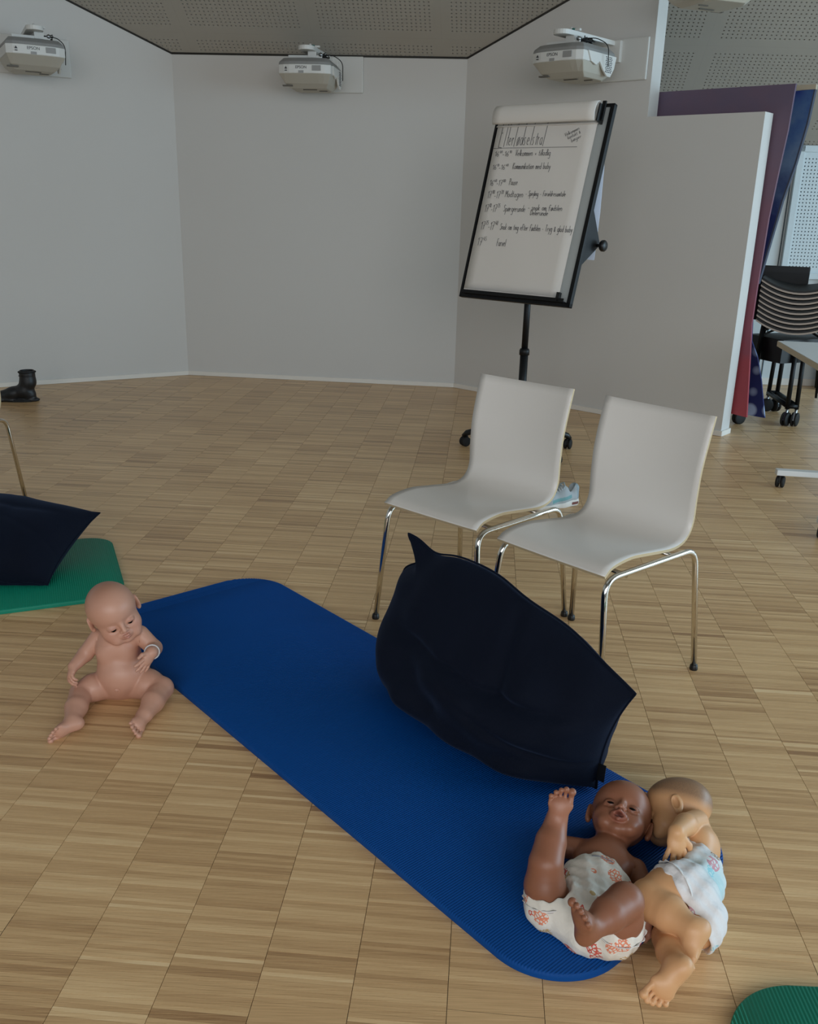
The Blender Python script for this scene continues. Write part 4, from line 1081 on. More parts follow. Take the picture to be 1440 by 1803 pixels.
def diaper_mat(name, cols, dens=.55):
    m = bpy.data.materials.new(name); m.use_nodes = True; nt = m.node_tree; b = nt.nodes['Principled BSDF']; L = nt.links.new
    tc = nt.nodes.new('ShaderNodeTexCoord')
    a = nt.nodes.new('ShaderNodeAttribute'); a.attribute_name = 'tint'
    vo = nt.nodes.new('ShaderNodeTexVoronoi'); vo.inputs['Scale'].default_value = 24; L(tc.outputs['Object'], vo.inputs['Vector'])
    vs_ = nt.nodes.new('ShaderNodeTexVoronoi'); vs_.feature = 'DISTANCE_TO_EDGE'; vs_.inputs['Scale'].default_value = 125; L(tc.outputs['Object'], vs_.inputs['Vector'])
    lt = nt.nodes.new('ShaderNodeMath'); lt.operation = 'LESS_THAN'; lt.inputs[1].default_value = .40; L(vo.outputs['Distance'], lt.inputs[0])
    ln = nt.nodes.new('ShaderNodeMath'); ln.operation = 'LESS_THAN'; ln.inputs[1].default_value = .14; L(vs_.outputs['Distance'], ln.inputs[0])
    sep = nt.nodes.new('ShaderNodeSeparateColor'); L(vo.outputs['Color'], sep.inputs[0])
    pick = nt.nodes.new('ShaderNodeMath'); pick.operation = 'LESS_THAN'; pick.inputs[1].default_value = dens; L(sep.outputs[0], pick.inputs[0])
    m1 = nt.nodes.new('ShaderNodeMath'); m1.operation = 'MULTIPLY'; L(lt.outputs[0], m1.inputs[0]); L(ln.outputs[0], m1.inputs[1])
    m2 = nt.nodes.new('ShaderNodeMath'); m2.operation = 'MULTIPLY'; L(m1.outputs[0], m2.inputs[0]); L(pick.outputs[0], m2.inputs[1])
    cr = nt.nodes.new('ShaderNodeValToRGB'); cr.color_ramp.interpolation = 'CONSTANT'; L(sep.outputs[1], cr.inputs[0])
    e = cr.color_ramp.elements; e[0].color = (*lin(cols[0]), 1); e[1].position = .75; e[1].color = (*lin(cols[-1]), 1); q = e.new(.4); q.color = (*lin(cols[1]), 1)
    mx = nt.nodes.new('ShaderNodeMix'); mx.data_type = 'RGBA'; L(m2.outputs[0], mx.inputs[0]); L(a.outputs['Color'], mx.inputs[6]); L(cr.outputs[0], mx.inputs[7])
    L(mx.outputs[2], b.inputs['Base Color']); b.inputs['Roughness'].default_value = .8; b.inputs['Specular IOR Level'].default_value = .2
    n2 = nt.nodes.new('ShaderNodeTexNoise'); n2.inputs['Scale'].default_value = 70; n2.inputs['Detail'].default_value = 2; L(tc.outputs['Object'], n2.inputs['Vector'])
    bp = nt.nodes.new('ShaderNodeBump'); bp.inputs['Strength'].default_value = .5; bp.inputs['Distance'].default_value = .004; L(n2.outputs[0], bp.inputs['Height']); L(bp.outputs[0], b.inputs['Normal'])
    return m
def ruffle(root, off, c, axis, r, amp, m, n=56, wd=.012, squash=1.0, ref=(0, 0, 1), a0=0, a1=2 * math.pi):
    """frilled leg cuff: wavy band around the axis"""
    ax = norm(axis); u1 = norm(np.cross(ax, ref)); u2 = np.cross(ax, u1); vs = []; fs = []
    cl = abs(a1 - a0 - 2 * math.pi) < 1e-6
    for i in range(n + (0 if cl else 1)):
        a = a0 + (a1 - a0) * i / n; w = math.sin(i * 1.9) * amp
        for t, rr in ((0, r * .97), (.5, r + w * .3), (1, r + .003 + w)):
            p = np.array(c) + (u1 * math.cos(a) + u2 * math.sin(a) * squash) * rr + ax * (t * wd + w * .6 * t); vs.append(p - off)
    nn = n if cl else n
    for i in range(nn):
        j = (i + 1) % n if cl else i + 1
        for k in range(2): fs.append((i * 3 + k, i * 3 + k + 1, j * 3 + k + 1, j * 3 + k))
    mb = MB(); mb.add(vs, fs, True); o = mb.build('leg_cuff', m, root); md = o.modifiers.new('t', 'SOLIDIFY'); md.thickness = .0012; return o
CUFF = mat('white_nonwoven', (226, 224, 222), .8, bump=(120, .4, .002))

# ---- dark-skinned doll lying on its back on the blue mat
def doll_back():
    s = 1.17
    hc = at(1091, 1442, .078)
    neck = at(1079, 1478, .062); chest = at(1062, 1520, .062); belly = at(1048, 1560, .066); hip = at(1036, 1606, .064); bum = at(1042, 1628, .055)
    shL = at(1018, 1496, .058); shR = at(1118, 1532, .052)
    elL = at(978, 1487, .060); wrL = at(958, 1500, .075)
    elR = at(1138, 1578, .045); wrR = at(1140, 1617, .055)
    hL = at(968, 1598, .062); knL = at(961, 1520, .155); anL = at(979, 1443, .208)
    hR = at(1082, 1640, .075); knR = at(1100, 1588, .158); anR = at(1040, 1634, .165)
    root = empty('baby_doll', (float(chest[0]), float(chest[1]), .017)); tag(root, 'brown-skinned baby doll in a flowery nappy lying on its back on the blue mat', 'doll')
    off = np.array(root.location)
    lo, hi = doll_bounds([hc, neck, hip, bum, elL, wrR, knL, anL, knR, anR], .09); lo[2] = .010; hi[2] = .33
    S = SDF(lo, hi, .0014)
    up = norm(chest - hip); fz = norm(np.array([0, 0, 1.0]) - up * up[2]); rx = np.cross(up, fz); rx = norm(rx)
    if rx @ (shR - shL) < 0: rx = -rx
    B = np.array([rx, fz, up]).T
    def torso(S, g=0.0, k=.03):
        S.ell(hip, (.068 + g, .052 + g, .058 + g), B, k); S.ell(belly, (.067 + g, .050 + g, .055 + g), B, k); S.ell(chest, (.064 + g, .044 + g, .055 + g), B, k)
    torso(S)
    S.ell(bum, (.060, .048, .045), B, .02)
    S.cone(chest + up * .022, neck + up * .02, .042, .033, .02)
    S.ell(shL + rx * .010, (.028, .025, .026), B, .014); S.ell(shR - rx * .012, (.028, .025, .026), B, .014)
    S.begin(); S.chain([shL, elL, wrL], [.0255, .0225, .0165], .005); hand(S, wrL, camvec(-.2, -.4, .8), camvec(-.9, .2, .2), 1.0, .9, 1)
    S.end(.003); S.begin(); S.chain([shR, elR, wrR], [.0250, .0215, .0155], .005); hand(S, wrR, camvec(-.50, .85, .0) * [1, 1, .5], camvec(.2, -.2, .9), 1.1, .5, -1, 1.2)
    S.end(.003); S.begin(); S.chain([hL, hL * .5 + knL * .5 + camvec(-1, 0, 0) * .006, knL, knL * .5 + anL * .5, anL], [.042, .042, .0345, .0315, .0205], .004)
    foot(S, anL - camvec(0, -1, .2) * .004, camvec(.16, -.97, -.05), camvec(-.05, -.05, 1), 1.18, 1); S.end(.004); S.begin()
    S.chain([hR, hR * .5 + knR * .5, knR, knR * .5 + anR * .5, anR], [.045, .045, .036, .033, .0205], .004)
    # crease behind the knee
    foot(S, anR, camvec(-.10, -.85, .50), camvec(-.86, .22, .46), 1.2, -1); S.end(.004)
    for sh, sx in ((shL, -1), (shR, 1)):
        pts_ = [sh + (up * math.cos(a) + fz * math.sin(a)) * .0275 for a in np.linspace(-1.0, 4.0, 14)]; S.chain(pts_, [.0012] * 14, .0015, 'sub')
    pts_ = [neck + up * .004 + (rx * math.cos(a) + fz * math.sin(a)) * .036 for a in np.linspace(-.4, 3.6, 14)]; S.chain(pts_, [.0018] * 14, .004, 'sub')
    fimg = np.array([-.06, -.76, .64]); eimg = np.array([46, 15.0, 12.0]); uimg = np.cross(eimg, fimg) ; uimg = uimg if uimg[1] < 0 else -uimg
    R = frame(camvec(*fimg), camvec(*uimg)); L = head(S, hc, R, s, mouth_open=True)
    base = (142, 92, 68)
    sp = [(L(0, .068, -.035), .016, (150, 84, 72), .75), (L(0, .070, -.0365), .0075, (52, 24, 22), .95), (L(-.028, .045, -.03), .02, (150, 92, 68), .4), (L(.028, .045, -.03), .02, (150, 92, 68), .4), (L(0, .07, -.018), .012, (172, 116, 90), .5),
          (anL + camvec(.16, -.95, .3) * .03, .04, (176, 122, 98), .65), (L(-.0215, .06, -.008), .009, (112, 66, 48), .6), (L(.0215, .06, -.008), .009, (112, 66, 48), .6), (wrR + camvec(-.3, .9, 0) * .03, .03, (176, 128, 110), .7),
          (L(-.004, .072, -.024), .004, (60, 30, 24), .7), (L(.004, .072, -.024), .004, (60, 30, 24), .7)]
    me = S.mesh('body', lambda P: blendcol(P, base, sp)); o = link('body', me, SKIN, root); o.location = tuple(-off)
    eyes(root, off, L, R, s, EYE_M)
    # nappy
    T = SDF(*doll_bounds([chest, belly, hip, bum, hL, hR], .095), .0022); T.D[:] = .05
    g = .0075
    T.ell(hip, (.068 + g, .052 + g, .060 + g), B, .03); T.ell(belly, (.068 + g, .050 + g, .055 + g), B, .03); T.ell(chest, (.065 + g, .044 + g * .8, .050), B, .03); T.ell(bum - up * .004, (.062 + g, .050 + g, .050 + g), B, .03)
    T.cone(hL - rx * .004, hL * .75 + knL * .25, .048, .050, .02); T.cone(hR, hR * .80 + knR * .20, .050, .052, .02)
    for h0, k0, t0 in ((hL, knL, .17), (hR, knR, .20)):
        ax = norm(k0 - h0); c0 = h0 * (1 - t0) + k0 * t0; T.cone(c0 + ax * .052, c0 + ax * .10, .052, .056, .004, 'sub')
    # waist: cut off everything above a curved line
    wc = chest * .62 + belly * .38
    X, Y_, Z = np.meshgrid(*[a.astype(np.float32) for a in T.ax], indexing='ij', sparse=True)
    hgt = (X - wc[0]) * up[0] + (Y_ - wc[1]) * up[1] + (Z - wc[2]) * up[2]; lat = (X - wc[0]) * rx[0] + (Y_ - wc[1]) * rx[1] + (Z - wc[2]) * rx[2]
    T.D = np.maximum(T.D, (hgt + lat * lat * 4.5 + .0015 * np.sin(lat * 420)).astype(np.float32))
    wrinkle = (.0011 * np.sin(lat * 190 + hgt * 60) + .0009 * np.sin(hgt * 230 + lat * 90)).astype(np.float32); T.D = T.D + wrinkle
    T.D = np.maximum(T.D, (.0185 - Z).astype(np.float32) + 0 * T.D)
    me = T.mesh('nappy', lambda P: np.tile(np.array(lin((226, 222, 212))), (len(P), 1))); o = link('nappy', me, diaper_mat('flowery_nappy', ((206, 96, 84), (226, 140, 110), (196, 168, 120)), .85), root); o.location = tuple(-off)
    ruffle(root, off, hL * .83 + knL * .17, knL - hL, .0500, .0025, CUFF, wd=.007); ruffle(root, off, hR * .80 + knR * .20, knR - hR, .0525, .0025, CUFF, wd=.007)
    # dark stitched line on the waistband
    pts_ = []
    for t in np.linspace(-.30, .62, 14):
        lat_ = t * .062; p = wc + up * (-.020 - lat_ * lat_ * 4.5) + rx * lat_; 
        zt = math.sqrt(max(0, 1 - (lat_ / .0745) ** 2)) * .0515
        pts_.append(p + fz * (zt + .0015) - off)
    mb = MB(); mb.tube(pts_, .0009, 6); mb.build('waist_print', mat('faded_grey_print', (140, 142, 156), .8), root)
    return root
doll_back()

# ---- doll lying on its side, back to the right
def doll_side():
    s = 1.07
    hc = at(1194, 1428, .085); neck = at(1218, 1470, .075); chest = at(1226, 1500, .072); belly = at(1226, 1550, .070); hip = at(1214, 1598, .068); bum = at(1222, 1622, .062)
    shU = at(1227, 1446, .116); elU = at(1214, 1462, .140); elU = at(1207, 1452, .145); wrU = at(1191, 1465, .168)
    shD = at(1178, 1468, .045); elD = at(1160, 1470, .035); wrD = at(1150, 1440, .030)
    hU = at(1205, 1566, .100); knU = at(1144, 1584, .100); anU = at(1217, 1636, .110)
    hD = at(1196, 1606, .045); knD = at(1178, 1652, .042); anD = at(1189, 1702, .074)
    root = empty('baby_doll', (float(chest[0]), float(chest[1]), 0)); tag(root, 'tan baby doll with shaded hair and blue-white nappy lying on its side, back turned', 'doll')
    off = np.array(root.location)
    lo, hi = doll_bounds([hc, hip, elD, wrD, knU, anU, anD, belly], .085); lo[2] = -.002; hi[2] = .20; lo[1] -= .02
    S = SDF(lo, hi, .0014)
    up = norm(chest - hip); side = np.array([0, 0, 1.0]); fz = norm(np.cross(up, side)); fz = fz if fz[0] < 0 else -fz      # belly faces left
    rx = norm(np.cross(up, fz)); rx = rx if rx[2] > 0 else -rx
    B = np.array([rx, fz, up]).T
    S.ell(hip, (.060, .050, .056), B, .03); S.ell(belly, (.062, .050, .058), B, .03); S.ell(chest, (.063, .047, .056), B, .03); S.ell(bum, (.056, .050, .045), B, .03)
    S.cone(chest + up * .020, neck + up * .015, .044, .036, .02)
    S.ell(shU - rx * .012, (.028, .028, .028), B, .014)
    S.begin(); S.chain([shU, elU, wrU], [.0255, .0235, .0180], .007)
    hand(S, wrU, camvec(-.08, .95, .22), camvec(.12, -.05, 1), 1.25, .05, -1, 1.7, .4)
    S.end(.003); S.begin(); S.chain([shD, elD, wrD], [.026, .022, .017], .006); hand(S, wrD, camvec(-.3, -.7, .1), camvec(0, 0, 1), 1.05, .8, 1)
    S.end(.003); S.begin(); S.chain([hU, hU * .5 + knU * .5, knU, knU * .52 + anU * .48, anU], [.053, .051, .040, .036, .0215], .005)
    S.ell(anU + camvec(.8, 0, .3) * .006, (.021, .02, .018), None, .006)
    foot(S, anU, camvec(-.58, .78, .25), camvec(.80, .42, .05), 1.25, -1); S.end(.003); S.begin()
    S.chain([hD, hD * .5 + knD * .5, knD, knD * .5 + anD * .5, anD], [.040, .037, .033, .0305, .0220], .006)
    foot(S, anD + np.array([0, 0, .002]), camvec(-.72, .69, .0), camvec(.05, .05, 1), 1.25, 1); S.end(.003)
    pts_ = [neck + up * .006 + (rx * math.cos(a) - fz * math.sin(a)) * .039 for a in np.linspace(-.6, 3.4, 14)]; S.chain(pts_, [.0016] * 14, .004, 'sub')
    fimg = np.array([-.93, .28, -.2]); uimg = np.array([-.08, -.72, -.64])
    R = frame(camvec(*fimg), camvec(*uimg)); L = head(S, hc, R, s)
    base = (212, 162, 116); hair = np.array(lin((100, 80, 66)))
    sp = [(L(0, .068, -.036), .014, (196, 120, 100), .55), (L(0, .03, 0), .05, (206, 150, 98), .35), (wrU, .05, (214, 162, 108), .3)]
    Rt = R.T
    def colr(P):
        C_ = blendcol(P, base, sp); q = (P - hc) @ R / s      # local x right, y forward, z up
        w = np.clip((q[:, 2] * 1.0 - q[:, 1] * .50 - .006) / .024, 0, 1); near_ = (np.linalg.norm(P - hc, axis=1) < .088 * s); rim = np.clip(1 - (q[:, 1] - .035) / .02, 0, 1)
        st_ = .8 + .2 * np.random.RandomState(1).rand(len(P))
        w = w * near_ * rim * st_ * .8; w[(np.abs(q[:, 0]) > .057) & (q[:, 2] < .012)] *= .15
        return C_ * (1 - w[:, None]) + hair * w[:, None]
    me = S.mesh('body', colr); o = link('body', me, SKIN, root); o.location = tuple(-off)
    eyes(root, off, L, R, s, EYE_M)
    T = SDF(*doll_bounds([chest, belly, hip, bum, hU, hD], .095), .0022)
    g = .008
    T.ell(hip, (.060 + g, .052 + g, .058 + g), B, .03); T.ell(belly, (.062 + g, .050 + g, .058 + g), B, .03); T.ell(chest, (.062 + g, .046 + g, .05), B, .03); T.ell(bum, (.056 + g, .052 + g, .050 + g), B, .03)
    T.cone(hU, hU * .72 + knU * .28, .056, .0585, .02)
    ax = norm(knU - hU); c0 = hU * .76 + knU * .24; T.cone(c0 + ax * .066, c0 + ax * .12, .064, .07, .004, 'sub')
    axd = norm(knD - hD); T.cone(hD + axd * .075, hD + axd * .12, .08, .09, .004, 'sub')
    wc = chest * .55 + belly * .45
    X, Y_, Z = np.meshgrid(*[a.astype(np.float32) for a in T.ax], indexing='ij', sparse=True)
    hgt = (X - wc[0]) * up[0] + (Y_ - wc[1]) * up[1] + (Z - wc[2]) * up[2]; lat = (X - wc[0]) * fz[0] + (Y_ - wc[1]) * fz[1] + (Z - wc[2]) * fz[2]
    T.D = np.maximum(T.D, (hgt - lat * .35 + .0015 * np.sin(lat * 420)).astype(np.float32))
    T.D = T.D + (.0016 * np.sin(lat * 150 + hgt * 70) + .0012 * np.sin(hgt * 210 - lat * 120 + Z * 90)).astype(np.float32)
    T.D = np.maximum(T.D, (.002 - Z).astype(np.float32) + 0 * T.D)
    blue = at(1240, 1560, .09)
    def nc(P):
        w = np.exp(-(((P - blue) ** 2).sum(1) / .055 ** 2) ** 1.5); return np.array(lin((226, 224, 224))) * (1 - w[:, None]) + np.array(lin((176, 216, 222))) * w[:, None]
    me = T.mesh('nappy', nc); o = link('nappy', me, diaper_mat('pale_blue_nappy', ((200, 150, 160), (150, 204, 214), (150, 120, 90)), .6), root); o.location = tuple(-off)
    ruffle(root, off, hU * .76 + knU * .24, knU - hU, .0600, .0025, CUFF, wd=.007)
    return root
doll_side()

# ================================================================== SHOES
def boot():
    S = SDF((-.05, -.22, -.005), (.10, .12, .27), .0025)
    S.D[:] = .05
    for y, w, h in ((-.15, .038, .020), (-.08, .044, .02), (0, .040, .02), (.055, .038, .022)): S.ell((0.025, y, .012), (w, .055, .016), None, .01)
    S.chain([(.025, -.15, .04), (.025, -.07, .058), (.025, .01, .075), (.025, .04, .14), (.025, .04, .20)], [.036, .044, .051, .0525, .0545], .02)
    S.ell((.025, .045, .05), (.040, .042, .045), None, .02)
    S.ell((.025, .04, .255), (.09, .09, .035), None, .003, 'sub'); S.cone((.025, .04, .24), (.025, .04, .12), .046, .042, .003, 'sub')
    X, Y_, Z = np.meshgrid(*[a.astype(np.float32) for a in S.ax], indexing='ij', sparse=True); S.D = np.maximum(S.D, (-Z).astype(np.float32) + 0 * S.D)
    r = empty('boot'); tag(r, 'black leather ankle boot standing on the parquet by the left wall', 'boot')
    link('upper', S.mesh('upper'), mat('black_leather', (24, 24, 25), .45, bump=(60, .3, .003)), r)
    mb = MB(); out = [(math.cos(a) * .046 * (1 - .15 * max(0, math.sin(a))) + .025, math.sin(a) * (.075 if math.sin(a) > 0 else .17) + .02 - .01) for a in np.linspace(0, 2 * math.pi, 28)[:-1]]
    mb.prism(out, (1, 0, 0), (0, 1, 0), (0, 0, 1), (0, 0, 0), .018); mb.build('sole', RUBBER, r, bevel=.003)
    mb = MB(); mb.tube([(.025 + .057 * math.cos(a), .04 + .057 * math.sin(a), .212) for a in np.linspace(0, 2 * math.pi, 24)[:-1]], .005, 8, closed=True); mb.build('collar', mat('black_elastic', (12, 12, 13), .8), r)
    mb = MB(); mb.tube([(.025 + .054 * math.cos(a), .038 + .054 * math.sin(a), .185) for a in np.linspace(0, 2 * math.pi, 24)[:-1]], .003, 8, closed=True); mb.build('strap', mat('black_leather', (24, 24, 25), .45), r)
    return r
bt = boot(); bp_ = at(42, 706); bt.location = (bp_[0] - .0, bp_[1] + .02, 0); bt.rotation_euler = (0, 0, math.radians(-80))

def trainer(label):
    """running shoe: toe towards -y"""
    r = empty('trainer'); tag(r, label, 'shoe', 'pale running shoes behind the chairs')
    S = SDF((-.06, -.17, -.004), (.06, .14, .14), .002); S.D[:] = .05
    S.chain([(0, .085, .045), (0, .02, .05), (-.004, -.06, .042), (-.004, -.115, .034)], [.034, .036, .036, .028], .02)
    S.chain([(0, .09, .04), (0, .098, .085)], [.030, .026], .01); S.chain([(0, .02, .06), (0, .035, .095)], [.026, .022], .02)
    S.ell((0, .060, .115), (.022, .040, .045), None, .004, 'sub'); S.cone((0, .065, .1), (0, .045, .05), .02, .018, .003, 'sub')
    X, Y_, Z = np.meshgrid(*[a.astype(np.float32) for a in S.ax], indexing='ij', sparse=True); S.D = np.maximum(S.D, (.022 - Z).astype(np.float32) + 0 * S.D)
    def colr(P):
        base_ = np.tile(np.array(lin((176, 184, 188))), (len(P), 1)); teal = (np.abs(P[:, 2] - .050 - .12 * (P[:, 1] - .02)) < .009) & (P[:, 1] < .06) & (P[:, 1] > -.06)
        base_[teal] = lin((120, 168, 172)); heel = P[:, 1] > .095; base_[heel] = lin((150, 166, 174)); return base_
    link('upper', S.mesh('upper', colr), attr_mat('shoe_mesh', .8, bump=(500, .3, .001)), r)
    T = SDF((-.07, -.18, -.004), (.07, .15, .05), .002); T.D[:] = .05
    T.chain([(0, .09, .018), (0, .02, .016), (-.004, -.07, .016), (-.004, -.112, .020)], [.036, .036, .040, .034], .02)
    X, Y_, Z = np.meshgrid(*[a.astype(np.float32) for a in T.ax], indexing='ij', sparse=True)
    T.D = np.maximum(np.maximum(T.D, (-Z).astype(np.float32)), (Z - (.026 + .012 * np.clip((Y_ - .0) / .1, 0, 1))).astype(np.float32))
    def sc(P):
        c = np.tile(np.array(lin((222, 218, 212))), (len(P), 1)); c[(np.abs(P[:, 1] - .085) < .022) & (P[:, 2] > .010) & (P[:, 2] < .024)] = lin((120, 70, 62)); return c
    link('sole', T.mesh('sole', sc), attr_mat('shoe_sole', .6), r)
    mb = MB()
    for k in range(5):
        y = -.035 + k * .014; z = .083 + k * .005; mb.tube([(-.020, y, z - .006), (0, y + .006, z + .003), (.020, y, z - .006)], .0028, 6)
    mb.build('laces', mat('lace_white', (210, 216, 218), .8), r); r.children[-1]['kind'] = 'stuff' if False else 'part'
    del r.children[-1]['kind']
    mb = MB(); mb.tube([(-.016, .010, .085), (-.018, .024, .112), (0, .030, .120), (.018, .024, .108), (.016, .010, .085)], .004, 8); mb.build('tongue', attr_mat('shoe_mesh') if False else mat('tongue_grey', (170, 184, 190), .85), r)
    return r
t1 = trainer('pale blue-grey running shoe between the two chairs, the nearer of its pair'); p = at(985, 893); td = norm(np.array([-.86, -.5]))
t1.location = (p[0] - .01, p[1] + .01, 0); t1.rotation_euler = (0, 0, math.atan2(td[1], td[0]) + math.pi / 2)
t2 = copy_tree(t1); t2['label'] = 'pale blue-grey running shoe mostly hidden behind its partner and the chair back'
t2.location = (p[0] - .10, p[1] + .115, 0); t2.rotation_euler = (0, 0, math.atan2(td[1], td[0]) + math.pi / 2 + .15)

# ================================================================== THE SPACE BEHIND THE PARTITION
def on_plane(px, py, P, n):
    r = ray(px, py); o_ = np.array([0, 0, EYE]); return o_ + r * ((np.array(P) - o_) @ n / (r @ n))
def board_outline(name, pxs, P, n, th, m, parent):
    n = np.array(n, float); pts_ = [on_plane(x, y, P, n) for x, y in pxs]; off = np.array(parent.location)
    A = norm(np.cross([0, 0, 1.0], n)); poly = [((p - P) @ A, p[2] - P[2]) for p in pts_]
    mb = MB(); mb.prism(poly, A, (0, 0, 1), n, np.array(P) - off, th); return mb.build(name, m, parent)
def painted(name, stops, zlo, zhi, blobs=None):
    m = bpy.data.materials.new(name); m.use_nodes = True; nt = m.node_tree; b = nt.nodes['Principled BSDF']; L = nt.links.new
    geo = nt.nodes.new('ShaderNodeNewGeometry'); sp_ = nt.nodes.new('ShaderNodeSeparateXYZ'); L(geo.outputs['Position'], sp_.inputs[0])
    nz = nt.nodes.new('ShaderNodeTexNoise'); nz.inputs['Scale'].default_value = 7; nz.inputs['Detail'].default_value = 6; L(geo.outputs['Position'], nz.inputs['Vector'])
    mr = nt.nodes.new('ShaderNodeMapRange'); mr.inputs[1].default_value = zlo; mr.inputs[2].default_value = zhi; L(sp_.outputs['Z'], mr.inputs[0])
    ad = nt.nodes.new('ShaderNodeMath'); ad.operation = 'MULTIPLY_ADD'; ad.inputs[1].default_value = .35; L(nz.outputs[0], ad.inputs[0]); 
    sb = nt.nodes.new('ShaderNodeMath'); sb.operation = 'SUBTRACT'; sb.inputs[1].default_value = .17; L(mr.outputs[0], sb.inputs[0]); L(sb.outputs[0], ad.inputs[2])
    cr = nt.nodes.new('ShaderNodeValToRGB'); L(ad.outputs[0], cr.inputs[0]); e = cr.color_ramp.elements
    e[0].position = stops[0][0]; e[0].color = (*lin(stops[0][1]), 1); e[1].position = stops[-1][0]; e[1].color = (*lin(stops[-1][1]), 1)
    for p_, c_ in stops[1:-1]: q = e.new(p_); q.color = (*lin(c_), 1)
    outc = cr.outputs[0]
    if blobs:
        vo = nt.nodes.new('ShaderNodeTexVoronoi'); vo.inputs['Scale'].default_value = blobs[0]; vo.inputs['Randomness'].default_value = .35; L(geo.outputs['Position'], vo.inputs['Vector'])
        r1 = nt.nodes.new('ShaderNodeMapRange'); r1.inputs[1].default_value = .42; r1.inputs[2].default_value = .30; L(vo.outputs['Distance'], r1.inputs[0])
        r2 = nt.nodes.new('ShaderNodeMapRange'); r2.inputs[1].default_value = .62; r2.inputs[2].default_value = .45; L(sp_.outputs['Z'], r2.inputs[0])
        mu = nt.nodes.new('ShaderNodeMath'); mu.operation = 'MULTIPLY'; L(r1.outputs[0], mu.inputs[0]); L(r2.outputs[0], mu.inputs[1])
        mx = nt.nodes.new('ShaderNodeMix'); mx.data_type = 'RGBA'; L(mu.outputs[0], mx.inputs[0]); L(outc, mx.inputs[6]); mx.inputs[7].default_value = (*lin(blobs[1]), 1); outc = mx.outputs[2]
    L(outc, b.inputs['Base Color']); b.inputs['Roughness'].default_value = .75; return m
n3 = np.array([nr[0], nr[1], 0.0])
BP = at(1313, 735, .12)
pb_root = empty('painted_board', (float(BP[0]), float(BP[1]), 0)); tag(pb_root, 'tall board painted purple above and red below, on castors behind the partition', 'board')
purple = painted('purple_red_paint', [(0.0, (158, 62, 70)), (.16, (154, 62, 72)), (.26, (134, 66, 80)), (.5, (120, 78, 92)), (.8, (108, 86, 102)), (1.0, (98, 84, 104))], .1, 2.2)
board_outline('canvas', [(1401, 147), (1387, 229), (1371, 300), (1353, 384), (1333, 504), (1323, 570), (1319, 646), (1314, 735), (1240, 716), (1060, 690), (1090, 420), (1100, 166)], BP, n3, .02, purple, pb_root)
cpos = at(1297, 747) - np.array(pb_root.location)
caster(pb_root, cpos * [1, 1, 0] + n3 * .02, .4, r=.048, hgt=.12, steel=True)
mb = MB(); q0 = on_plane(1316, 728, BP, n3) - np.array(pb_root.location); mb.tube([q0 + n3 * .05 - np.array([dr[0], dr[1], 0]) * .9 + [0, 0, -.0], q0 + n3 * .05 - np.array([dr[0], dr[1], 0]) * .02], .012, 8); mb.tube([cpos * [1, 1, 0] + n3 * .02 + [0, 0, .1], cpos * [1, 1, 0] + n3 * .02 + [0, 0, .16]], .01, 8); mb.build('foot_bar', STEEL, pb_root)
BQ = BP + n3 * .12
bb_root = empty('painted_board', (float(BQ[0]), float(BQ[1]), 0)); tag(bb_root, 'dark blue canvas with pale round blots, sticking out from behind the purple-red board', 'board')
bluep = painted('blue_paint', [(0.0, (16, 30, 92)), (.45, (10, 22, 78)), (.62, (14, 34, 92)), (.8, (92, 116, 148)), (.9, (60, 92, 140)), (1.0, (20, 46, 120))], .1, 2.2, (7.5, (150, 166, 196)))
board_outline('canvas', [(1433, 157), (1419, 218), (1398, 289), (1375, 353), (1333, 497), (1325, 560), (1323, 600), (1333, 628), (1340, 670), (1346, 736), (1300, 728), (1290, 600), (1330, 400), (1350, 300), (1385, 162)], BQ, n3, .015, bluep, bb_root)
board_outline('top_batten', [(1437, 148), (1436, 157), (1400, 159), (1401, 150)], BQ - n3 * .005, n3, .03, mat('raw_wood_batten', (176, 166, 146), .7), bb_root)
board_outline('edge_strip', [(1436, 155), (1422, 218), (1401, 289), (1378, 353), (1335, 500), (1333, 497), (1375, 353), (1398, 289), (1419, 218), (1433, 157)], BQ, n3, .03, mat('grey_edge', (60, 66, 84), .7), bb_root)

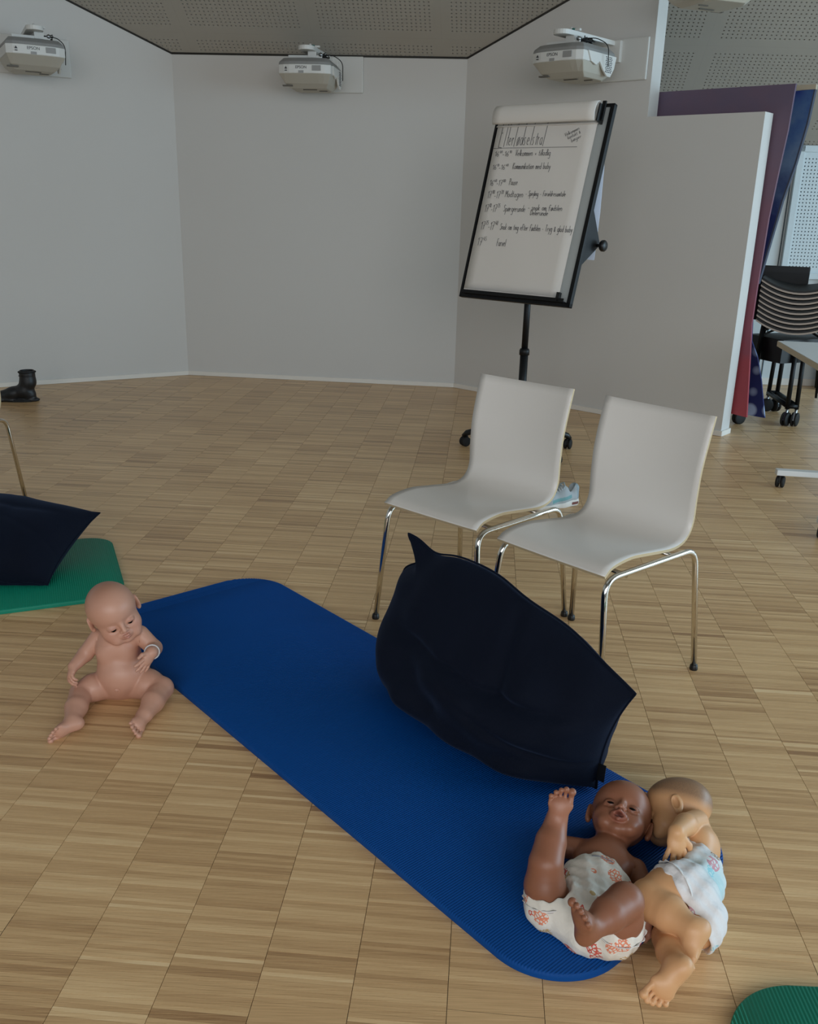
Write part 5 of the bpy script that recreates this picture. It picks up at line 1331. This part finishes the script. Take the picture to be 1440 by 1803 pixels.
# stack of black chairs with pale plywood edges on a trolley
sc_c = np.array([2.69, 6.52]); sdir = norm(-sc_c)        # seats face the room
BLACK_SEAT = mat('black_seat_pad', (20, 22, 24), .6); PALE_PLY = mat('pale_shell_edge', (170, 156, 144), .55)
def stack_chair(label):
    r = empty('stacking_chair'); tag(r, label, 'chair', 'black chairs stacked on the trolley')
    nx, ny = 14, 5; W, D_ = .50, .40
    for nm, z0, z1, m, grow in (('seat', .0, .012, PALE_PLY, 0), ('seat_pad', .0125, .026, BLACK_SEAT, -.004)):
        vs = []; fs = []
        for s_ in (z0, z1):
            for j in range(ny + 1):
                for i in range(nx + 1):
                    u = -1 + 2 * i / nx; v = j / ny; vs.append((u * (W / 2 + grow), -D_ / 2 + v * D_ - grow * (1 if v == 0 else -1 if v == 1 else 0),   .078 * u * u * (1 - .3 * v) + s_ - .0 + .02 * v))
        n_ = (nx + 1) * (ny + 1); ix = lambda i, j, s_: s_ * n_ + j * (nx + 1) + i
        for j in range(ny):
            for i in range(nx): fs += [(ix(i, j, 1), ix(i + 1, j, 1), ix(i + 1, j + 1, 1), ix(i, j + 1, 1)), (ix(i, j, 0), ix(i, j + 1, 0), ix(i + 1, j + 1, 0), ix(i + 1, j, 0))]
        for i in range(nx): fs += [(ix(i, 0, 0), ix(i + 1, 0, 0), ix(i + 1, 0, 1), ix(i, 0, 1)), (ix(i, ny, 0), ix(i, ny, 1), ix(i + 1, ny, 1), ix(i + 1, ny, 0))]
        for j in range(ny): fs += [(ix(0, j, 0), ix(0, j, 1), ix(0, j + 1, 1), ix(0, j + 1, 0)), (ix(nx, j, 0), ix(nx, j + 1, 0), ix(nx, j + 1, 1), ix(nx, j, 1))]
        mb = MB(); mb.add(vs, fs, False); mb.build(nm, m, r)
    mb = MB(); mb.box((-.13, D_ / 2 + .02, .105), (.36, .018, .12)); mb.build('backrest', BLACK_SEAT, r, bevel=.008)
    for sx in (-1, 1):
        for y0, y1 in ((-D_ / 2 + .06, -D_ / 2 - .0), (D_ / 2 - .05, D_ / 2 + .05)):
            mb = MB(); mb.tube([(sx * .12, y0, .02), (sx * .19, y0, -.02), (sx * .215, y1, -.42)], .0085, 8); mb.build('leg', BLACK_METAL, r)
    return r
z_lo = at_y(1386, 590, float(sc_c[1] - .2))[2]; z_hi = at_y(1386, 519, float(sc_c[1] - .2))[2]
NST = 9; first = None
srz = math.atan2(sdir[1], sdir[0]) + math.pi / 2
for k in range(NST):
    if k == 0: first = stack_chair('bottom chair of the black stack on the trolley at the right'); o = first
    else:
        o = copy_tree(first); o['label'] = ['', 'second', 'third', 'fourth', 'fifth', 'sixth', 'seventh', 'eighth', 'ninth and topmost'][k] + ' black chair from the bottom of the trolley stack at the right'
    f_ = k / (NST - 1); o.location = (sc_c[0] - sdir[0] * .02 * k * 0, sc_c[1], z_lo + (z_hi - z_lo) * f_); o.rotation_euler = (0, 0, srz)
tr = empty('chair_trolley', (float(sc_c[0]), float(sc_c[1]), 0)); tag(tr, 'black wheeled trolley carrying the stack of black chairs', 'trolley')
ca = at(1397, 750)[:2] - sc_c; cb = at(1363, 724)[:2] - sc_c
feet = [ca, cb, -ca + np.array([0, .0]), -cb]
hz = z_lo - .44
for k, q in enumerate(feet): caster(tr, (q[0], q[1], 0), .9 + k, r=.048, hgt=.13, steel=True)
for k in range(4):
    a_, b_ = feet[k], feet[(k + 1) % 4]; mb = MB(); mb.tube([(a_[0], a_[1], .14), (b_[0], b_[1], .14)], .018, 8); mb.build('base_rail', BLACK_METAL, tr)
for k in range(4):
    a_ = feet[k]; mb = MB(); mb.tube([(a_[0], a_[1], .12), (a_[0] * .9, a_[1] * .9, z_lo - .06), ], .016, 8); mb.build('upright', BLACK_METAL, tr)
mb = MB(); mb.box((0, 0, z_lo - .11), (.48, .34, .16), np.array([[sdir[1], -sdir[0], 0], [sdir[0], sdir[1], 0], [0, 0, 1]])); mb.build('seat_rest', BLACK, tr)

# table edge with castored foot at the right border
tc0 = at(1370, 600, .73); tc1 = at(1440, 640, .73); ta = norm((tc1 - tc0)[:2]); tbv = np.array([-ta[1], ta[0]]); tbv = tbv if tbv[0] > 0 else -tbv
tb = empty('table', (float(tc0[0]), float(tc0[1]), 0)); tag(tb, 'white topped table with castored feet, cut off by the right edge', 'table')
mb = MB(); mb.prism([(0, 0), (1.4, 0), (1.4, .70), (0, .70)], (ta[0], ta[1], 0), (tbv[0], tbv[1], 0), (0, 0, 1), (0, 0, .7), .03); mb.build('tabletop', mat('white_table_laminate', (226, 228, 228), .35), tb)
mb = MB()
for (a_, b_, w_, h_) in ((-.001, .35, .003, .72), (1.4, .35, .003, .72)): pass
mb.prism([(-.003, -.003), (1.403, -.003), (1.403, .703), (-.003, .703)], (ta[0], ta[1], 0), (tbv[0], tbv[1], 0), (0, 0, 1), (0, 0, .6995), .028); mb.build('edge_band', mat('beech_edge', (196, 184, 160), .6), tb)
for k, sft in enumerate((.46, 1.28)):
    c_ = ta * sft; mb = MB(); R = np.array([[tbv[0], -tbv[1], 0], [tbv[1], tbv[0], 0], [0, 0, 1]])
    s0 = c_ + tbv * -.02; mb.box((s0[0] + tbv[0] * .33, s0[1] + tbv[1] * .33, .085), (.66, .05, .03), R); mb.build('foot_bar', EDGE_PAINT, tb, bevel=.004)
    mb = MB(); mb.box((s0[0] + tbv[0] * .36, s0[1] + tbv[1] * .36, .40), (.06, .04, .60), R); mb.build('leg', BLACK_METAL, tb)
    for e_ in (.03, .62): q = s0 + tbv * e_; caster(tb, (q[0], q[1], 0), 1.0, r=.032, hgt=.07)
# pale board leaning on the far wall beneath the perforated panel
pbd = empty('leaning_board', farp(.22, 0, .22)); tag(pbd, 'pale blue-white panel leaning on the far wall behind the chair stack', 'panel')
mb = MB(); mb.box((.35, .08, .485), (.72, .02, .96), np.array([[1, 0, 0], [0, math.cos(-.1), -math.sin(-.1)], [0, math.sin(-.1), math.cos(-.1)]])); mb.build('sheet', mat('pale_blue_sheet', (196, 212, 232), .5), pbd, bevel=.003)
# projector hanging from the sloped ceiling at the upper right
pj4 = copy_tree(pj); pj4['label'] = 'projector by the sloped ceiling at top right, only its rounded end in view'
cpx = at_y(1252, -17, 5.7); th4 = math.radians(200)
offl = np.array([math.sin(th4) * .32, -math.cos(th4) * .32, -.05]); pj4.rotation_euler = (0, 0, th4); l4 = cpx - offl; pj4.location = tuple(l4)
for ch in list(pj4.children):
    if ch.name.startswith(('wall_plate', 'arm_socket')): bpy.data.objects.remove(ch)
mb = MB(); mb.cyl((0, -.25, .12), (0, -.25, ceil_z(l4[0], l4[1]) - l4[2] + .15), .022); mb.build('drop_pole', P_WHITE, pj4)
